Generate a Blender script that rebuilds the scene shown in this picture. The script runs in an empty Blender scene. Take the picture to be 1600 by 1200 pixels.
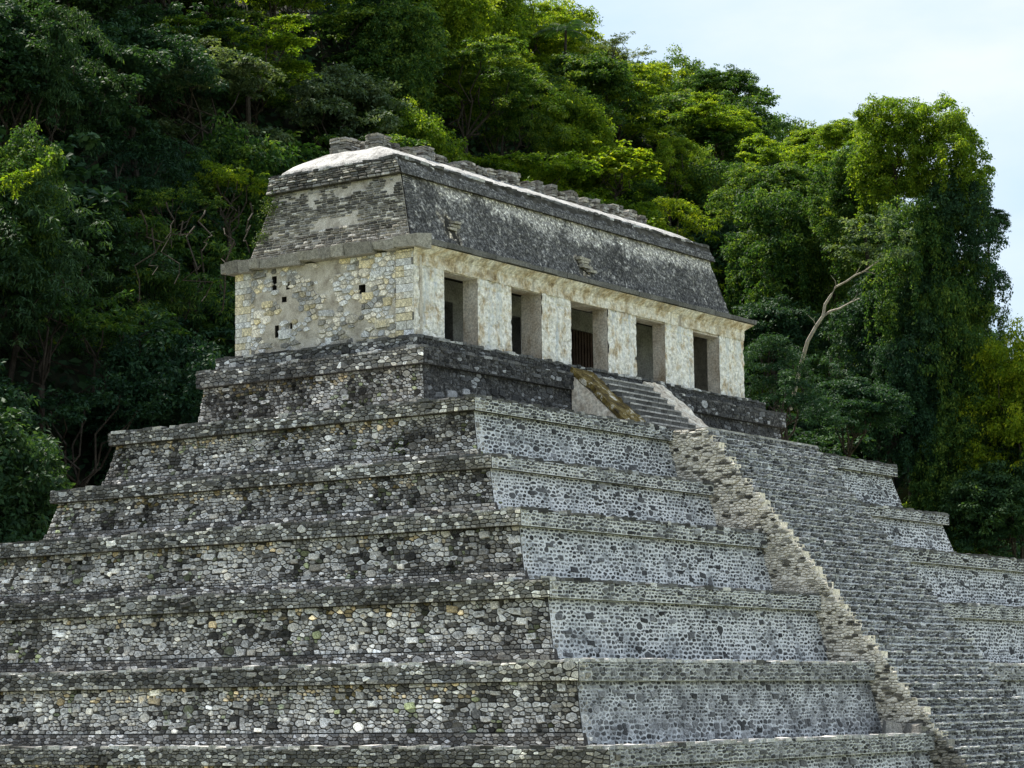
import bpy, math, random
import numpy as np
from mathutils import Vector, Matrix, noise

random.seed(7)
rng = np.random.default_rng(7)
S = bpy.context.scene
COL = S.collection

# ------------------------------------------------------------------ camera
CAM = np.array([-63.588726, -48.140382, -12.307316])
R_ = np.array([0.57131859, -0.8206216, -0.01323812])
U_ = np.array([-0.1015873, -0.08671259, 0.99104034])
F_ = np.array([0.81441702, 0.56485495, 0.13290525])
FPX = 3696.2265
cd = bpy.data.cameras.new('camera')
cam = bpy.data.objects.new('camera', cd)
COL.objects.link(cam)
cam.matrix_world = Matrix(((R_[0], U_[0], -F_[0], CAM[0]), (R_[1], U_[1], -F_[1], CAM[1]),
                           (R_[2], U_[2], -F_[2], CAM[2]), (0, 0, 0, 1)))
cd.sensor_width = 36
cd.lens = FPX / 1600 * 36
cd.clip_end = 5000
S.camera = cam

# ------------------------------------------------------------------ sky and sun
SUN_EL, SUN_AZ = math.radians(57), math.radians(12)      # azimuth from +Y towards +X
W = bpy.data.worlds.new("World")
S.world = W
W.use_nodes = True
nt = W.node_tree
nt.nodes.clear()
wo = nt.nodes.new('ShaderNodeOutputWorld')
bg = nt.nodes.new('ShaderNodeBackground')
sky = nt.nodes.new('ShaderNodeTexSky')
sky.sky_type = 'NISHITA'
sky.sun_disc = False
sky.sun_elevation = SUN_EL
sky.sun_rotation = SUN_AZ
sky.air_density = 1.0
sky.dust_density = 1.6
sky.ozone_density = 1.3
tc = nt.nodes.new('ShaderNodeTexCoord')
mp = nt.nodes.new('ShaderNodeMapping')
mp.inputs['Scale'].default_value = (1.0, 1.0, 2.6)
mp.inputs['Location'].default_value = (0.35, 0.1, 0.3)
nz = nt.nodes.new('ShaderNodeTexNoise')
nz.inputs['Scale'].default_value = 2.2
nz.inputs['Detail'].default_value = 9
nz.inputs['Roughness'].default_value = 0.55
cr = nt.nodes.new('ShaderNodeValToRGB')
cr.color_ramp.elements[0].position = 0.42
cr.color_ramp.elements[1].position = 0.66
cr.color_ramp.elements[0].color = (3.1, 4.0, 4.9, 1)
cr.color_ramp.elements[1].color = (5.0, 5.1, 5.2, 1)
mx = nt.nodes.new('ShaderNodeMix')
mx.data_type = 'RGBA'
mx.inputs['Factor'].default_value = 0.88
L = nt.links.new
L(tc.outputs['Generated'], mp.inputs['Vector'])
L(mp.outputs[0], nz.inputs['Vector'])
L(nz.outputs['Fac'], cr.inputs[0])
L(cr.outputs[0], mx.inputs['B'])
L(sky.outputs[0], mx.inputs['A'])
L(mx.outputs['Result'], bg.inputs[0])
bg.inputs[1].default_value = 0.10
L(bg.outputs[0], wo.inputs[0])

sd = bpy.data.lights.new('sun', 'SUN')
sd.energy = 4.8
sd.angle = math.radians(1.5)
sd.color = (1.0, 0.93, 0.82)
sun = bpy.data.objects.new('sun', sd)
COL.objects.link(sun)
sdir = Vector((math.sin(SUN_AZ) * math.cos(SUN_EL), math.cos(SUN_AZ) * math.cos(SUN_EL), math.sin(SUN_EL)))
sun.rotation_euler = sdir.to_track_quat('Z', 'Y').to_euler()

S.view_settings.view_transform = 'Standard'
S.view_settings.look = 'None'
S.view_settings.gamma = 1
S.view_settings.use_curve_mapping = False
S.view_settings.exposure = 1.12
S.render.engine = 'CYCLES'
S.cycles.max_bounces = 6
S.cycles.diffuse_bounces = 3
S.cycles.transmission_bounces = 3


# ------------------------------------------------------------------ helpers
def proj(P):
    d = np.asarray(P, float) - CAM
    z = d @ F_
    return 800 + FPX * (d @ R_) / z, 600 - FPX * (d @ U_) / z, z


def link(name, me, parent=None, kind=None):
    o = bpy.data.objects.new(name, me)
    COL.objects.link(o)
    if parent is not None:
        o.parent = parent
    if kind:
        o['kind'] = kind
    return o


def thing(name, label, cat, loc=(0, 0, 0), group=None):
    o = bpy.data.objects.new(name, None)
    COL.objects.link(o)
    o.location = loc
    o.empty_display_size = 0.5
    o['label'] = label
    o['category'] = cat
    if group:
        o['group'] = group
    return o


def part(name, label=None, parent=None):
    o = link(name, None, parent)
    if label:
        o['label'] = label
    return o


class MB:
    """collects polygons; verts may carry a colour"""
    def __init__(s):
        s.v = []; s.f = []; s.c = []

    def add(s, vs, fs, cs=None):
        b = len(s.v)
        s.v.extend(vs)
        s.f.extend([tuple(i + b for i in f) for f in fs])
        s.c.extend(cs if cs is not None else [(0.5, 0.5, 0.5)] * len(vs))

    def quad(s, a, b, c, d, col=None):
        s.add([a, b, c, d], [(0, 1, 2, 3)], [col] * 4 if col else None)

    def hexa(s, p, col=None):
        """8 points: bottom 0-3 ccw from above, top 4-7"""
        s.add(p, [(3, 2, 1, 0), (4, 5, 6, 7), (0, 1, 5, 4), (1, 2, 6, 5), (2, 3, 7, 6), (3, 0, 4, 7)],
              [col] * 8 if col else None)

    def box(s, x0, x1, y0, y1, z0, z1, col=None, j=0.0):
        p = [(x0, y0, z0), (x1, y0, z0), (x1, y1, z0), (x0, y1, z0), (x0, y0, z1), (x1, y0, z1), (x1, y1, z1), (x0, y1, z1)]
        if j:
            p = [tuple(c + random.uniform(-j, j) for c in q) for q in p]
        s.hexa(p, col)

    def mesh(s, name, mat, smooth=False):
        me = bpy.data.meshes.new(name)
        me.from_pydata(s.v, [], s.f)
        a = me.attributes.new('col', 'FLOAT_COLOR', 'POINT')
        arr = np.ones((len(s.v), 4), np.float32)
        if s.c:
            arr[:, :3] = np.array(s.c, np.float32)
        a.data.foreach_set('color', arr.ravel())
        if mat:
            me.materials.append(mat)
        if smooth:
            me.polygons.foreach_set('use_smooth', [True] * len(me.polygons))
        me.update()
        return me

    def build(s, name, mat, parent=None, kind=None, smooth=False):
        return link(name, s.mesh(name, mat, smooth), parent, kind)


def lerp(a, b, t):
    return a + (b - a) * t


def mixc(a, b, t):
    return tuple(lerp(x, y, t) for x, y in zip(a, b))


def sstep(a, b, x):
    t = min(1, max(0, (x - a) / (b - a)))
    return t * t * (3 - 2 * t)


def fbm(p, s, o=3):
    v = Vector((p[0] * s, p[1] * s, p[2] * s))
    r = 0; a = 0.5
    for _ in range(o):
        r += a * noise.noise(v); v = v * 2.03 + Vector((7.1, 3.3, 5.7)); a *= 0.55
    return r * 1.6


# ------------------------------------------------------------------ materials
def N(nt, t, **k):
    n = nt.nodes.new(t)
    for a, b in k.items():
        n.inputs[a.replace('_', ' ')].default_value = b
    return n


def new_mat(name):
    m = bpy.data.materials.new(name)
    m.use_nodes = True
    t = m.node_tree
    t.nodes.clear()
    o = t.nodes.new('ShaderNodeOutputMaterial')
    b = t.nodes.new('ShaderNodeBsdfPrincipled')
    b.inputs['Roughness'].default_value = 0.9
    b.inputs['Specular IOR Level'].default_value = 0.2
    t.links.new(b.outputs[0], o.inputs[0])
    return m, t, b, o


def coords(t, sc=(1, 1, 1)):
    c = t.nodes.new('ShaderNodeTexCoord')
    m = t.nodes.new('ShaderNodeMapping')
    m.inputs['Scale'].default_value = sc
    t.links.new(c.outputs['Object'], m.inputs[0])
    return m.outputs[0]


def nzn(t, vec, scale, detail=4, rough=0.6):
    n = N(t, 'ShaderNodeTexNoise', Scale=scale, Detail=detail, Roughness=rough)
    t.links.new(vec, n.inputs['Vector'])
    return n.outputs['Fac']


def ramp(t, fac, stops):
    r = t.nodes.new('ShaderNodeValToRGB')
    e = r.color_ramp.elements
    while len(e) < len(stops):
        e.new(0.5)
    for i, (p, c) in enumerate(stops):
        e[i].position = p
        e[i].color = (*c, 1) if len(c) == 3 else c
    t.links.new(fac, r.inputs[0])
    return r.outputs[0]


def mixn(t, fac, a, b, mode='MIX'):
    m = t.nodes.new('ShaderNodeMix')
    m.data_type = 'RGBA'
    m.blend_type = mode
    for s, v in (('Factor', fac), ('A', a), ('B', b)):
        if isinstance(v, bpy.types.NodeSocket):
            t.links.new(v, m.inputs[s])
        elif s == 'Factor':
            m.inputs[s].default_value = v
        else:
            m.inputs[s].default_value = (*v, 1)
    return m.outputs['Result']


def bump(t, b, h, strength, dist):
    n = N(t, 'ShaderNodeBump', Strength=strength, Distance=dist)
    t.links.new(h, n.inputs['Height'])
    t.links.new(n.outputs[0], b.inputs['Normal'])


def G(v):
    return (v, v, v)


def stone_mat():
    m, t, b, o = new_mat('stone')
    at = t.nodes.new('ShaderNodeAttribute'); at.attribute_name = 'col'
    v = coords(t)
    n1 = nzn(t, v, 9, 6, 0.7)
    n2 = nzn(t, v, 34, 4, 0.6)
    f1 = ramp(t, n1, [(0.3, G(0.55)), (0.7, G(1.4))])
    c = mixn(t, 1.0, at.outputs['Color'], f1, 'MULTIPLY')
    f2 = ramp(t, n2, [(0.36, G(0.6)), (0.6, G(1.4))])
    c = mixn(t, 1.0, c, f2, 'MULTIPLY')
    t.links.new(c, b.inputs['Base Color'])
    bump(t, b, n2, 0.6, 0.02)
    return m


def ground_mat(name, cols, scale=3.0, fine=28, bs=0.6, bd=0.03, stretch=(1, 1, 1), streak=None, attr=False):
    """mottled mineral surface: cols are ramp stops"""
    m, t, b, o = new_mat(name)
    v = coords(t, stretch)
    n1 = nzn(t, v, scale, 8, 0.68)
    n2 = nzn(t, coords(t), fine, 5, 0.65)
    c = ramp(t, n1, cols)
    f2 = ramp(t, n2, [(0.35, G(0.62)), (0.62, G(1.2))])
    c = mixn(t, 1.0, c, f2, 'MULTIPLY')
    if streak:
        n3 = nzn(t, coords(t, (1.6, 1.6, 0.18)), 1.6, 6, 0.7)
        f = ramp(t, n3, [(streak[1], G(0)), (streak[2], G(1))])
        c = mixn(t, f, c, streak[0])
    if attr:
        at = t.nodes.new('ShaderNodeAttribute'); at.attribute_name = 'col'
        c = mixn(t, 1.0, c, at.outputs['Color'], 'MULTIPLY')
    t.links.new(c, b.inputs['Base Color'])
    bump(t, b, n2, bs, bd)
    return m


M = {}
M['stone'] = stone_mat()
M['joint_dark'] = ground_mat('dark_joint_mortar', [(0.3, (0.015, 0.014, 0.012)), (0.5, (0.05, 0.047, 0.04)), (0.7, (0.16, 0.15, 0.13))], 1.5)
M['joint_pale'] = ground_mat('pale_lime_mortar', [(0.30, (0.16, 0.165, 0.175)), (0.40, (0.52, 0.54, 0.56)), (0.50, (0.80, 0.81, 0.82)), (0.8, (0.86, 0.87, 0.875))], 1.1, 30, 0.9, 0.04, (1, 1, 1), ((0.20, 0.20, 0.20), 0.56, 0.74))
M['joint_grey'] = ground_mat('grey_weathered_mortar', [(0.3, (0.10, 0.104, 0.11)), (0.45, (0.42, 0.43, 0.445)), (0.60, (0.76, 0.775, 0.79))], 1.5, 26, 0.9, 0.04)
M['joint_beige'] = ground_mat('beige_wall_mortar', [(0.3, (0.26, 0.22, 0.18)), (0.5, (0.58, 0.53, 0.45)), (0.7, (0.78, 0.74, 0.67))], 2.2, 30, 0.8, 0.03)
M['dark_plaster'] = ground_mat('blackened_plaster', [(0.34, (0.025, 0.025, 0.026)), (0.48, (0.10, 0.098, 0.096)), (0.58, (0.22, 0.215, 0.21)), (0.67, (0.55, 0.54, 0.52))], 9.5, 26, 1.0, 0.05, attr=True)
M['ledge'] = ground_mat('pale_ledge_lime', [(0.3, (0.12, 0.12, 0.115)), (0.5, (0.36, 0.35, 0.33)), (0.7, (0.60, 0.585, 0.55))], 1.3, 20)
M['roof_white'] = ground_mat('white_roof_plaster', [(0.32, (0.13, 0.13, 0.13)), (0.44, (0.32, 0.32, 0.315)), (0.6, (0.45, 0.45, 0.44))], 1.5, 12, 0.8, 0.05, (1, 1, 1), ((0.14, 0.135, 0.13), 0.54, 0.66))
M['pier_plaster'] = ground_mat('pale_pier_stucco', [(0.30, (0.28, 0.19, 0.10)), (0.40, (0.60, 0.50, 0.36)), (0.48, (0.82, 0.78, 0.70)), (0.60, (0.90, 0.88, 0.83)), (0.72, (0.66, 0.60, 0.50))], 1.9, 7, 0.8, 0.05, (1, 1, 0.7), ((0.52, 0.57, 0.61), 0.52, 0.72))
M['jamb'] = ground_mat('grey_brown_jamb_plaster', [(0.3, (0.34, 0.25, 0.16)), (0.5, (0.62, 0.55, 0.47)), (0.7, (0.76, 0.72, 0.66))], 1.3, 14, 0.7, 0.03, (1, 1, 0.6))
M['eave'] = ground_mat('cream_eave_plaster', [(0.32, (0.20, 0.14, 0.07)), (0.43, (0.55, 0.45, 0.30)), (0.55, (0.80, 0.75, 0.65)), (0.7, (0.88, 0.85, 0.80))], 1.6, 9, 0.7, 0.04, (1, 1, 1), ((0.34, 0.30, 0.24), 0.53, 0.66))
M['balus_pale'] = ground_mat('pale_balustrade_slab', [(0.3, (0.20, 0.16, 0.12)), (0.42, (0.55, 0.47, 0.38)), (0.6, (0.82, 0.76, 0.66))], 2.6, 9, 0.8, 0.03, (1, 1, 1))
M['balus_moss'] = ground_mat('mossy_balustrade_slab', [(0.34, (0.03, 0.022, 0.012)), (0.46, (0.10, 0.07, 0.02)), (0.56, (0.20, 0.15, 0.05)), (0.60, (0.50, 0.46, 0.38)), (0.7, (0.62, 0.58, 0.5))], 2.1, 14, 0.8, 0.03)
M['earth'] = ground_mat('dark_forest_floor', [(0.3, (0.008, 0.010, 0.006)), (0.6, (0.02, 0.026, 0.012)), (0.8, (0.035, 0.04, 0.018))], 0.7, 4)
M['grass'] = ground_mat('short_grass', [(0.3, (0.12, 0.15, 0.06)), (0.7, (0.23, 0.24, 0.13))], 0.5, 8)
M['bark'] = ground_mat('bark', [(0.3, (0.022, 0.018, 0.013)), (0.6, (0.06, 0.05, 0.038))], 3, 14)
M['bark_pale'] = ground_mat('pale_bark', [(0.3, (0.20, 0.17, 0.13)), (0.6, (0.42, 0.38, 0.32))], 3, 14)
M['dark_void'] = ground_mat('painted_shade_interior', [(0.3, (0.02, 0.018, 0.016)), (0.7, (0.05, 0.046, 0.04))], 2, 14)  # near-black colour paints in the shade of the inner rooms and wall holes
M['inner_wall'] = ground_mat('grey_inner_wall_plaster', [(0.3, (0.22, 0.22, 0.21)), (0.7, (0.5, 0.49, 0.47))], 1.4, 14)
M['gate'] = ground_mat('brown_wood_bars', [(0.3, (0.05, 0.03, 0.022)), (0.7, (0.11, 0.075, 0.055))], 2.4, 18)


def leaf_mat(name, dark, mid, lite, trans=0.42, rough=0.62):
    m, t, b, o = new_mat(name)
    at = t.nodes.new('ShaderNodeAttribute'); at.attribute_name = 'tint'
    oi = t.nodes.new('ShaderNodeObjectInfo')
    c = ramp(t, at.outputs['Fac'], [(0.0, dark), (0.5, mid), (1.0, lite)])
    f = ramp(t, oi.outputs['Random'], [(0.0, (0.72, 0.80, 0.85)), (0.5, (1, 1, 1)), (1.0, (1.3, 1.15, 0.9))])
    c = mixn(t, 1.0, c, f, 'MULTIPLY')
    t.links.new(c, b.inputs['Base Color'])
    b.inputs['Roughness'].default_value = rough
    b.inputs['Specular IOR Level'].default_value = 0.12
    tr = t.nodes.new('ShaderNodeBsdfTranslucent')
    c2 = mixn(t, 1.0, c, (1.45, 1.4, 0.5), 'MULTIPLY')
    t.links.new(c2, tr.inputs[0])
    ms = t.nodes.new('ShaderNodeMixShader')
    ms.inputs[0].default_value = trans
    t.links.new(b.outputs[0], ms.inputs[1])
    t.links.new(tr.outputs[0], ms.inputs[2])
    t.links.new(ms.outputs[0], o.inputs[0])
    return m


M['leaf_dark'] = leaf_mat('dark_blue_green_leaf', (0.013, 0.036, 0.020), (0.028, 0.072, 0.034), (0.065, 0.125, 0.05), 0.28)
M['leaf_mid'] = leaf_mat('mid_green_leaf', (0.018, 0.048, 0.018), (0.05, 0.115, 0.028), (0.20, 0.28, 0.05), 0.42)
M['leaf_bright'] = leaf_mat('yellow_green_leaf', (0.035, 0.08, 0.012), (0.13, 0.22, 0.02), (0.32, 0.38, 0.035), 0.5)  # leaf colour that also stands in for sunlit crowns
M['leaf_pale'] = leaf_mat('pale_grey_green_leaf', (0.035, 0.065, 0.035), (0.09, 0.14, 0.075), (0.19, 0.24, 0.14), 0.35)
M['moss'] = leaf_mat('moss_and_weeds', (0.02, 0.05, 0.01), (0.06, 0.11, 0.02), (0.14, 0.19, 0.03), 0.3)


# ------------------------------------------------------------------ rubble masonry
def cells(Wd, Hd, cw, ch, big=0.05, jit=0.42):
    """power diagram cells of a Wd x Hd panel -> list of polygons [(u,v)...]"""
    k = cw / ch
    Hs = Hd * k
    nr = max(1, int(round(Hs / cw)))
    rhs = [random.uniform(0.55, 1.45) if nr > 2 else random.uniform(.85, 1.15) for _ in range(nr)]
    ks = Hs / sum(rhs)
    sites = []
    y0 = 0
    for r in range(nr):
        rh = rhs[r] * ks
        x = random.uniform(-cw, 0)
        while x < Wd + cw:
            w = cw * random.choice((0.45, 0.6, 0.8, 1.0, 1.25, 1.6, 2.0)) * (0.6 + 0.4 * rhs[r])
            sites.append([x + w / 2, y0 + (0.5 + random.uniform(-jit, jit) * 0.7) * rh, random.uniform(-0.05, 0.09) * cw * cw * (w / cw)])
            x += w
        y0 += rh
    bigs = [s for s in sites if random.random() < big]
    if bigs:
        bs = set(id(s) for s in bigs)
        keep = []
        gb = {}
        for s in bigs:
            s[2] = cw * cw * random.uniform(0.4, 1.5)
            gb.setdefault((int(s[0] // (2 * cw)), int(s[1] // (2 * cw))), []).append(s)
        for s in sites:
            if id(s) in bs:
                keep.append(s); continue
            gx, gy = int(s[0] // (2 * cw)), int(s[1] // (2 * cw))
            ok = True
            for i in (-1, 0, 1):
                for j in (-1, 0, 1):
                    for q in gb.get((gx + i, gy + j), ()):
                        if (q[0] - s[0]) ** 2 + (q[1] - s[1]) ** 2 < (0.85 * cw) ** 2:
                            ok = False
            if ok:
                keep.append(s)
        sites = keep
    cs = 1.5 * cw
    grid = {}
    for s in sites:
        grid.setdefault((int(s[0] // cs), int(s[1] // cs)), []).append(s)
    out = []
    for s in sites:
        px, py, pw = s
        poly = [(max(0, px - 2 * cw), max(0, py - 2 * cw)), (min(Wd, px + 2 * cw), max(0, py - 2 * cw)),
                (min(Wd, px + 2 * cw), min(Hs, py + 2 * cw)), (max(0, px - 2 * cw), min(Hs, py + 2 * cw))]
        if poly[1][0] <= poly[0][0]:
            continue
        gx, gy = int(px // cs), int(py // cs)
        for i in (-1, 0, 1):
            for j in (-1, 0, 1):
                for q in grid.get((gx + i, gy + j), ()):
                    if q is s:
                        continue
                    ax, ay = q[0] - px, q[1] - py
                    cc = (q[0] * q[0] + q[1] * q[1] - px * px - py * py + pw - q[2]) / 2
                    ds = [ax * u + ay * v - cc for u, v in poly]
                    if max(ds) <= 0:
                        continue
                    new = []
                    n = len(poly)
                    for a in range(n):
                        b = (a + 1) % n
                        da, db = ds[a], ds[b]
                        if da <= 0:
                            new.append(poly[a])
                        if (da < 0) != (db < 0) and da != db:
                            tt = da / (da - db)
                            if 0 < tt < 1:
                                new.append((poly[a][0] + (poly[b][0] - poly[a][0]) * tt, poly[a][1] + (poly[b][1] - poly[a][1]) * tt))
                    poly = new
                    if len(poly) < 3:
                        break
                if len(poly) < 3:
                    break
            if len(poly) < 3:
                break
        if len(poly) >= 3:
            out.append([(u, v / k) for u, v in poly])
    return out


def bricks(Wd, Hd, cw, ch):
    """thin coursed slabs"""
    out = []
    z = 0
    while z < Hd - ch * 0.3:
        h = min(ch * random.uniform(0.7, 1.3), Hd - z)
        x = random.uniform(-cw, 0)
        while x < Wd:
            w = cw * random.uniform(0.5, 1.6)
            a, b = max(0, x), min(Wd, x + w)
            if b - a > 0.05:
                d = h * 0.12
                out.append([(a, z + random.uniform(0, d)), (b, z + random.uniform(0, d)), (b, z + h - random.uniform(0, d)), (a, z + h - random.uniform(0, d))])
            x += w
        z += h
    return out


PIECES = []        # (visible size, parent, vs, fs, cs) candidates for single stones


def panel(mb, B0, B1, T1, T0, nrm, cw, ch, gap, proud, colf, big=0.05, thin=False, skip=None, collect=None, trim=(0, 1), singles=None):
    """covers the quad B0 B1 T1 T0 (seen from outside: bottom left, bottom right, top right, top left) with stones"""
    B0, B1, T1, T0 = (np.array(p, float) for p in (B0, B1, T1, T0))
    Wd = np.linalg.norm(B1 - B0); Hd = np.linalg.norm(T0 - B0)
    n = np.array(nrm, float); n /= np.linalg.norm(n)
    if thin:
        cl = bricks(Wd, Hd, cw, ch)
    else:
        cl = cells(Wd, Hd, cw, ch, big * 0.25)
        rects = []
        for _ in range(int(Wd * Hd * big * 26)):
            w = random.uniform(1.5, 3.0) * cw; h = random.uniform(1.3, 2.3) * ch
            u, v = random.uniform(0, Wd), random.uniform(h * .5, max(h * .51, Hd - h * .5))
            if all(abs(u - a) > (w + c) * .5 or abs(v - b) > (h + d) * .5 for a, b, c, d in rects):
                rects.append((u, v, w, h))
        if rects:
            gr = {}
            for R in rects:
                for gi_ in range(int((R[0] - R[2]) // 1), int((R[0] + R[2]) // 1) + 1):
                    gr.setdefault(gi_, []).append(R)
            keep = []
            for poly in cl:
                a = sum(p[0] for p in poly) / len(poly); b = sum(p[1] for p in poly) / len(poly)
                if not any(abs(a - R[0]) < R[2] * .42 and abs(b - R[1]) < R[3] * .42 for R in gr.get(int(a // 1), ())):
                    keep.append(poly)
            cl = keep
            for (u, v, w, h) in rects:
                a, b = w / 2, h / 2
                pts = [(-a, -b), (random.uniform(-.3, .3) * a, -b * random.uniform(.9, 1.1)), (a, -b), (a * random.uniform(.9, 1.15), random.uniform(-.4, .4) * b), (a, b), (random.uniform(-.4, .4) * a, b * random.uniform(.85, 1.1)), (-a, b), (-a * random.uniform(.9, 1.12), 0)]
                rot_ = random.uniform(-.12, .12)
                cl.append([(min(Wd, max(0, u + p * random.uniform(.78, 1.05) - q * rot_)), min(Hd, max(0, v + q * random.uniform(.78, 1.05) + p * rot_))) for p, q in pts] + [None])
    for poly in cl:
        lift = 0.0
        if poly[-1] is None:
            poly = poly[:-1]; lift = 0.022
        cu = sum(p[0] for p in poly) / len(poly); cv = sum(p[1] for p in poly) / len(poly)
        if not (trim[0] <= cu / Wd <= trim[1]):
            continue
        su, sv = cu / Wd, cv / Hd
        P = (B0 * (1 - su) + B1 * su) * (1 - sv) + (T0 * (1 - su) + T1 * su) * sv
        if skip and skip(P):
            continue
        qx, qy, qz = proj(P)
        if not (-150 < qx < 1750 and qy < 1320):
            continue
        du = max(p[0] for p in poly) - min(p[0] for p in poly); dv = max(p[1] for p in poly) - min(p[1] for p in poly)
        if du < 0.04 or dv < 0.03:
            continue
        col, rim = colf(P, du * dv)
        if col is None:
            continue
        g = gap * random.uniform(0.6, 1.5)
        fu = max(0.35, 1 - 2 * g / du); fv = max(0.35, 1 - 2 * g / dv)
        q = []
        m = len(poly)
        ch_ = random.uniform(0.04, 0.15) if not thin else 0.08
        for a in range(m):
            p0, p1 = poly[a], poly[(a + 1) % m]
            if (p0[0] - p1[0]) ** 2 + (p0[1] - p1[1]) ** 2 < (0.12 * cw) ** 2:
                q.append(((p0[0] + p1[0]) / 2, (p0[1] + p1[1]) / 2)); continue
            q.append((lerp(p0[0], p1[0], ch_), lerp(p0[1], p1[1], ch_)))
            q.append((lerp(p1[0], p0[0], ch_), lerp(p1[1], p0[1], ch_)))
        if len(q) < 3:
            continue
        k = len(q)
        h = proud * random.uniform(0.45, 1.5) + lift
        tu, tv = random.uniform(-0.3, 0.3) * h / du, random.uniform(-0.3, 0.3) * h / dv
        vs, cs = [], []
        dk = tuple(c * 0.55 for c in col)
        for ring, (sc, off) in enumerate(((1.0, -0.02), (0.87, h))):
            for u, v in q:
                uu = cu + (u - cu) * fu * sc; vv = cv + (v - cv) * fv * sc
                a, b = uu / Wd, vv / Hd
                X = (B0 * (1 - a) + B1 * a) * (1 - b) + (T0 * (1 - a) + T1 * a) * b
                o = off + (0 if ring == 0 else tu * (uu - cu) + tv * (vv - cv)) + random.uniform(-0.12, 0.12) * h
                X = X + n * o
                vs.append((X[0], X[1], X[2]))
                cs.append(dk if ring == 0 else rim)
        X = P + n * h * 1.2
        vs.append((X[0], X[1], X[2])); cs.append(col)
        fs = [(i, (i + 1) % k, k + (i + 1) % k, k + i) for i in range(k)] + [(k + i, k + (i + 1) % k, 2 * k) for i in range(k)]
        if singles is not None:
            x, y, zz = proj(P)
            if 0 < x < 1600 and 0 < y < 1200:
                PIECES.append((du * dv / zz ** 2 * (0.8 if n[0] > -0.5 else 1), singles, vs, fs, cs, mb))
                continue
        mb.add(vs, fs, cs)


def single(vs, fs, cs, parent, name='stone', mat=None):
    c = np.mean(np.array(vs), 0)
    m = MB()
    m.add([tuple(np.array(v) - c) for v in vs], fs, cs)
    o = m.build(name, mat or M['stone'], parent)
    o.location = c
    return o


# stone colour functions ---------------------------------------------------
def hsv_grey(v, warm=0.0):
    return (v * (1 + 0.05 * warm), v * (1 + 0.0 * warm), v * (1 - 0.10 * warm))


def col_left_body(ztop, x0, y0, lite=1.0):
    def f(P, area):
        st = fbm(P, 0.28)
        st2 = fbm((P[0] + 30, P[1], P[2] * 2.2), 0.6)
        v = random.choice((random.uniform(0.12, 0.30), random.uniform(0.22, 0.50))) * lite
        r = random.random()
        if r < 0.15:
            v = random.uniform(0.45, 0.75)
        elif r < 0.26:
            v = random.uniform(0.03, 0.09)
        if area > 0.05:
            v *= 1.35
        v *= lerp(1.15, 0.38, sstep(0.0, 0.4, st)) * lerp(1.1, 0.45, sstep(0.05, 0.4, st2))
        drip = fbm((0, P[1] * 1.3, P[2] * .22), 1.0)
        v *= lerp(1.12, .34, sstep(.02, .42, drip))
        near = sstep(4.5, 1.0, P[1] - y0)                # stones towards the corner are browner and darker
        v *= lerp(1, 0.62, near)
        warm = random.uniform(-0.1, 1.2) + near * 0.5
        c = hsv_grey(v, warm)
        if drip > .15 and random.random() < .3:
            c = (c[0] * .85, c[1] * .98, c[2] * .62)          # mossy stain
        if ztop - P[2] < 0.42 and st2 > -0.18 and random.random() < 0.38 and near < 0.5:
            c = (v * 1.35 + 0.04, v * 1.08 + 0.03, v * 0.72)
        rim = mixc(c, G(min(0.55, max(c) * 1.5 + 0.03)), random.choice((0, 0.3, 0.9)))
        if random.random() < (0.3 if area > .04 else 0.10):
            rim = G(random.uniform(0.5, 0.75)); c = tuple(x * 0.45 for x in c)
        return c, rim
    return f


def col_left_dark(y0):
    def f(P, area):
        v = random.uniform(0.05, 0.22)
        if random.random() < 0.2:
            v = random.uniform(0.28, 0.6)
        v *= lerp(1.25, 0.6, sstep(-0.2, 0.4, fbm(P, 0.4)))
        near = sstep(5, 1.0, P[1] - y0)
        v *= lerp(1, 1.2, near)
        c = hsv_grey(v, random.uniform(-.5, .6) + near * .6)
        k_ = random.uniform(1, 1.7); return c, tuple(x * k_ for x in c)
    return f


def col_front(lo=0.02, hi=0.075, pale=0.1):
    def f(P, area):
        st = fbm((P[0], P[1], P[2] * 1.5), 0.35)
        v = random.uniform(lo, hi)
        if random.random() < pale + 0.25 * sstep(0.05, 0.4, st):
            v = random.uniform(0.12, 0.30)
        c = (v * 0.99, v * 1.0, v * 1.03)
        k_ = random.uniform(1, 1.6); return c, tuple(x * k_ for x in c)
    return f


# ------------------------------------------------------------------ pyramid
# x0, y0, y1, x1, z top, z moulding bottom, z base
LEV = [
    (-1.05, -1.20, 9.00, 24.25, -0.52, -1.07, -2.85),
    (-4.00, -5.40, 10.40, 26.05, -2.85, -3.27, -4.90),
    (-5.40, -7.00, 11.80, 27.45, -4.90, -5.29, -6.75),
    (-6.85, -9.05, 13.30, 33.50, -6.75, -7.22, -8.93),
    (-8.37, -11.04, 14.80, 35.00, -8.93, -9.43, -11.25),
    (-9.88, -12.95, 16.30, 36.50, -11.25, -11.78, -13.55),
    (-11.60, -15.00, 17.80, 38.00, -13.55, -14.05, -15.75),
    (-13.20, -16.80, 19.30, 39.50, -15.75, -16.25, -18.20),
]
GROUND = -18.2
SX0, SX1 = 8.02, 16.4          # lower staircase


def ring(x0, y0, y1, x1, z):
    return [(x0, y0, z), (x1, y0, z), (x1, y1, z), (x0, y1, z)]


def frustum(mb, r0, r1, cap=True):
    mb.add(r0 + r1, [(0, 1, 5, 4), (1, 2, 6, 5), (2, 3, 7, 6), (3, 0, 4, 7)] + ([(4, 5, 6, 7), (3, 2, 1, 0)] if cap else []))


pyr = thing('stepped_pyramid', 'tall stepped stone pyramid of rubble terraces under the white roofed temple', 'pyramid', (8, 2, GROUND))


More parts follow.
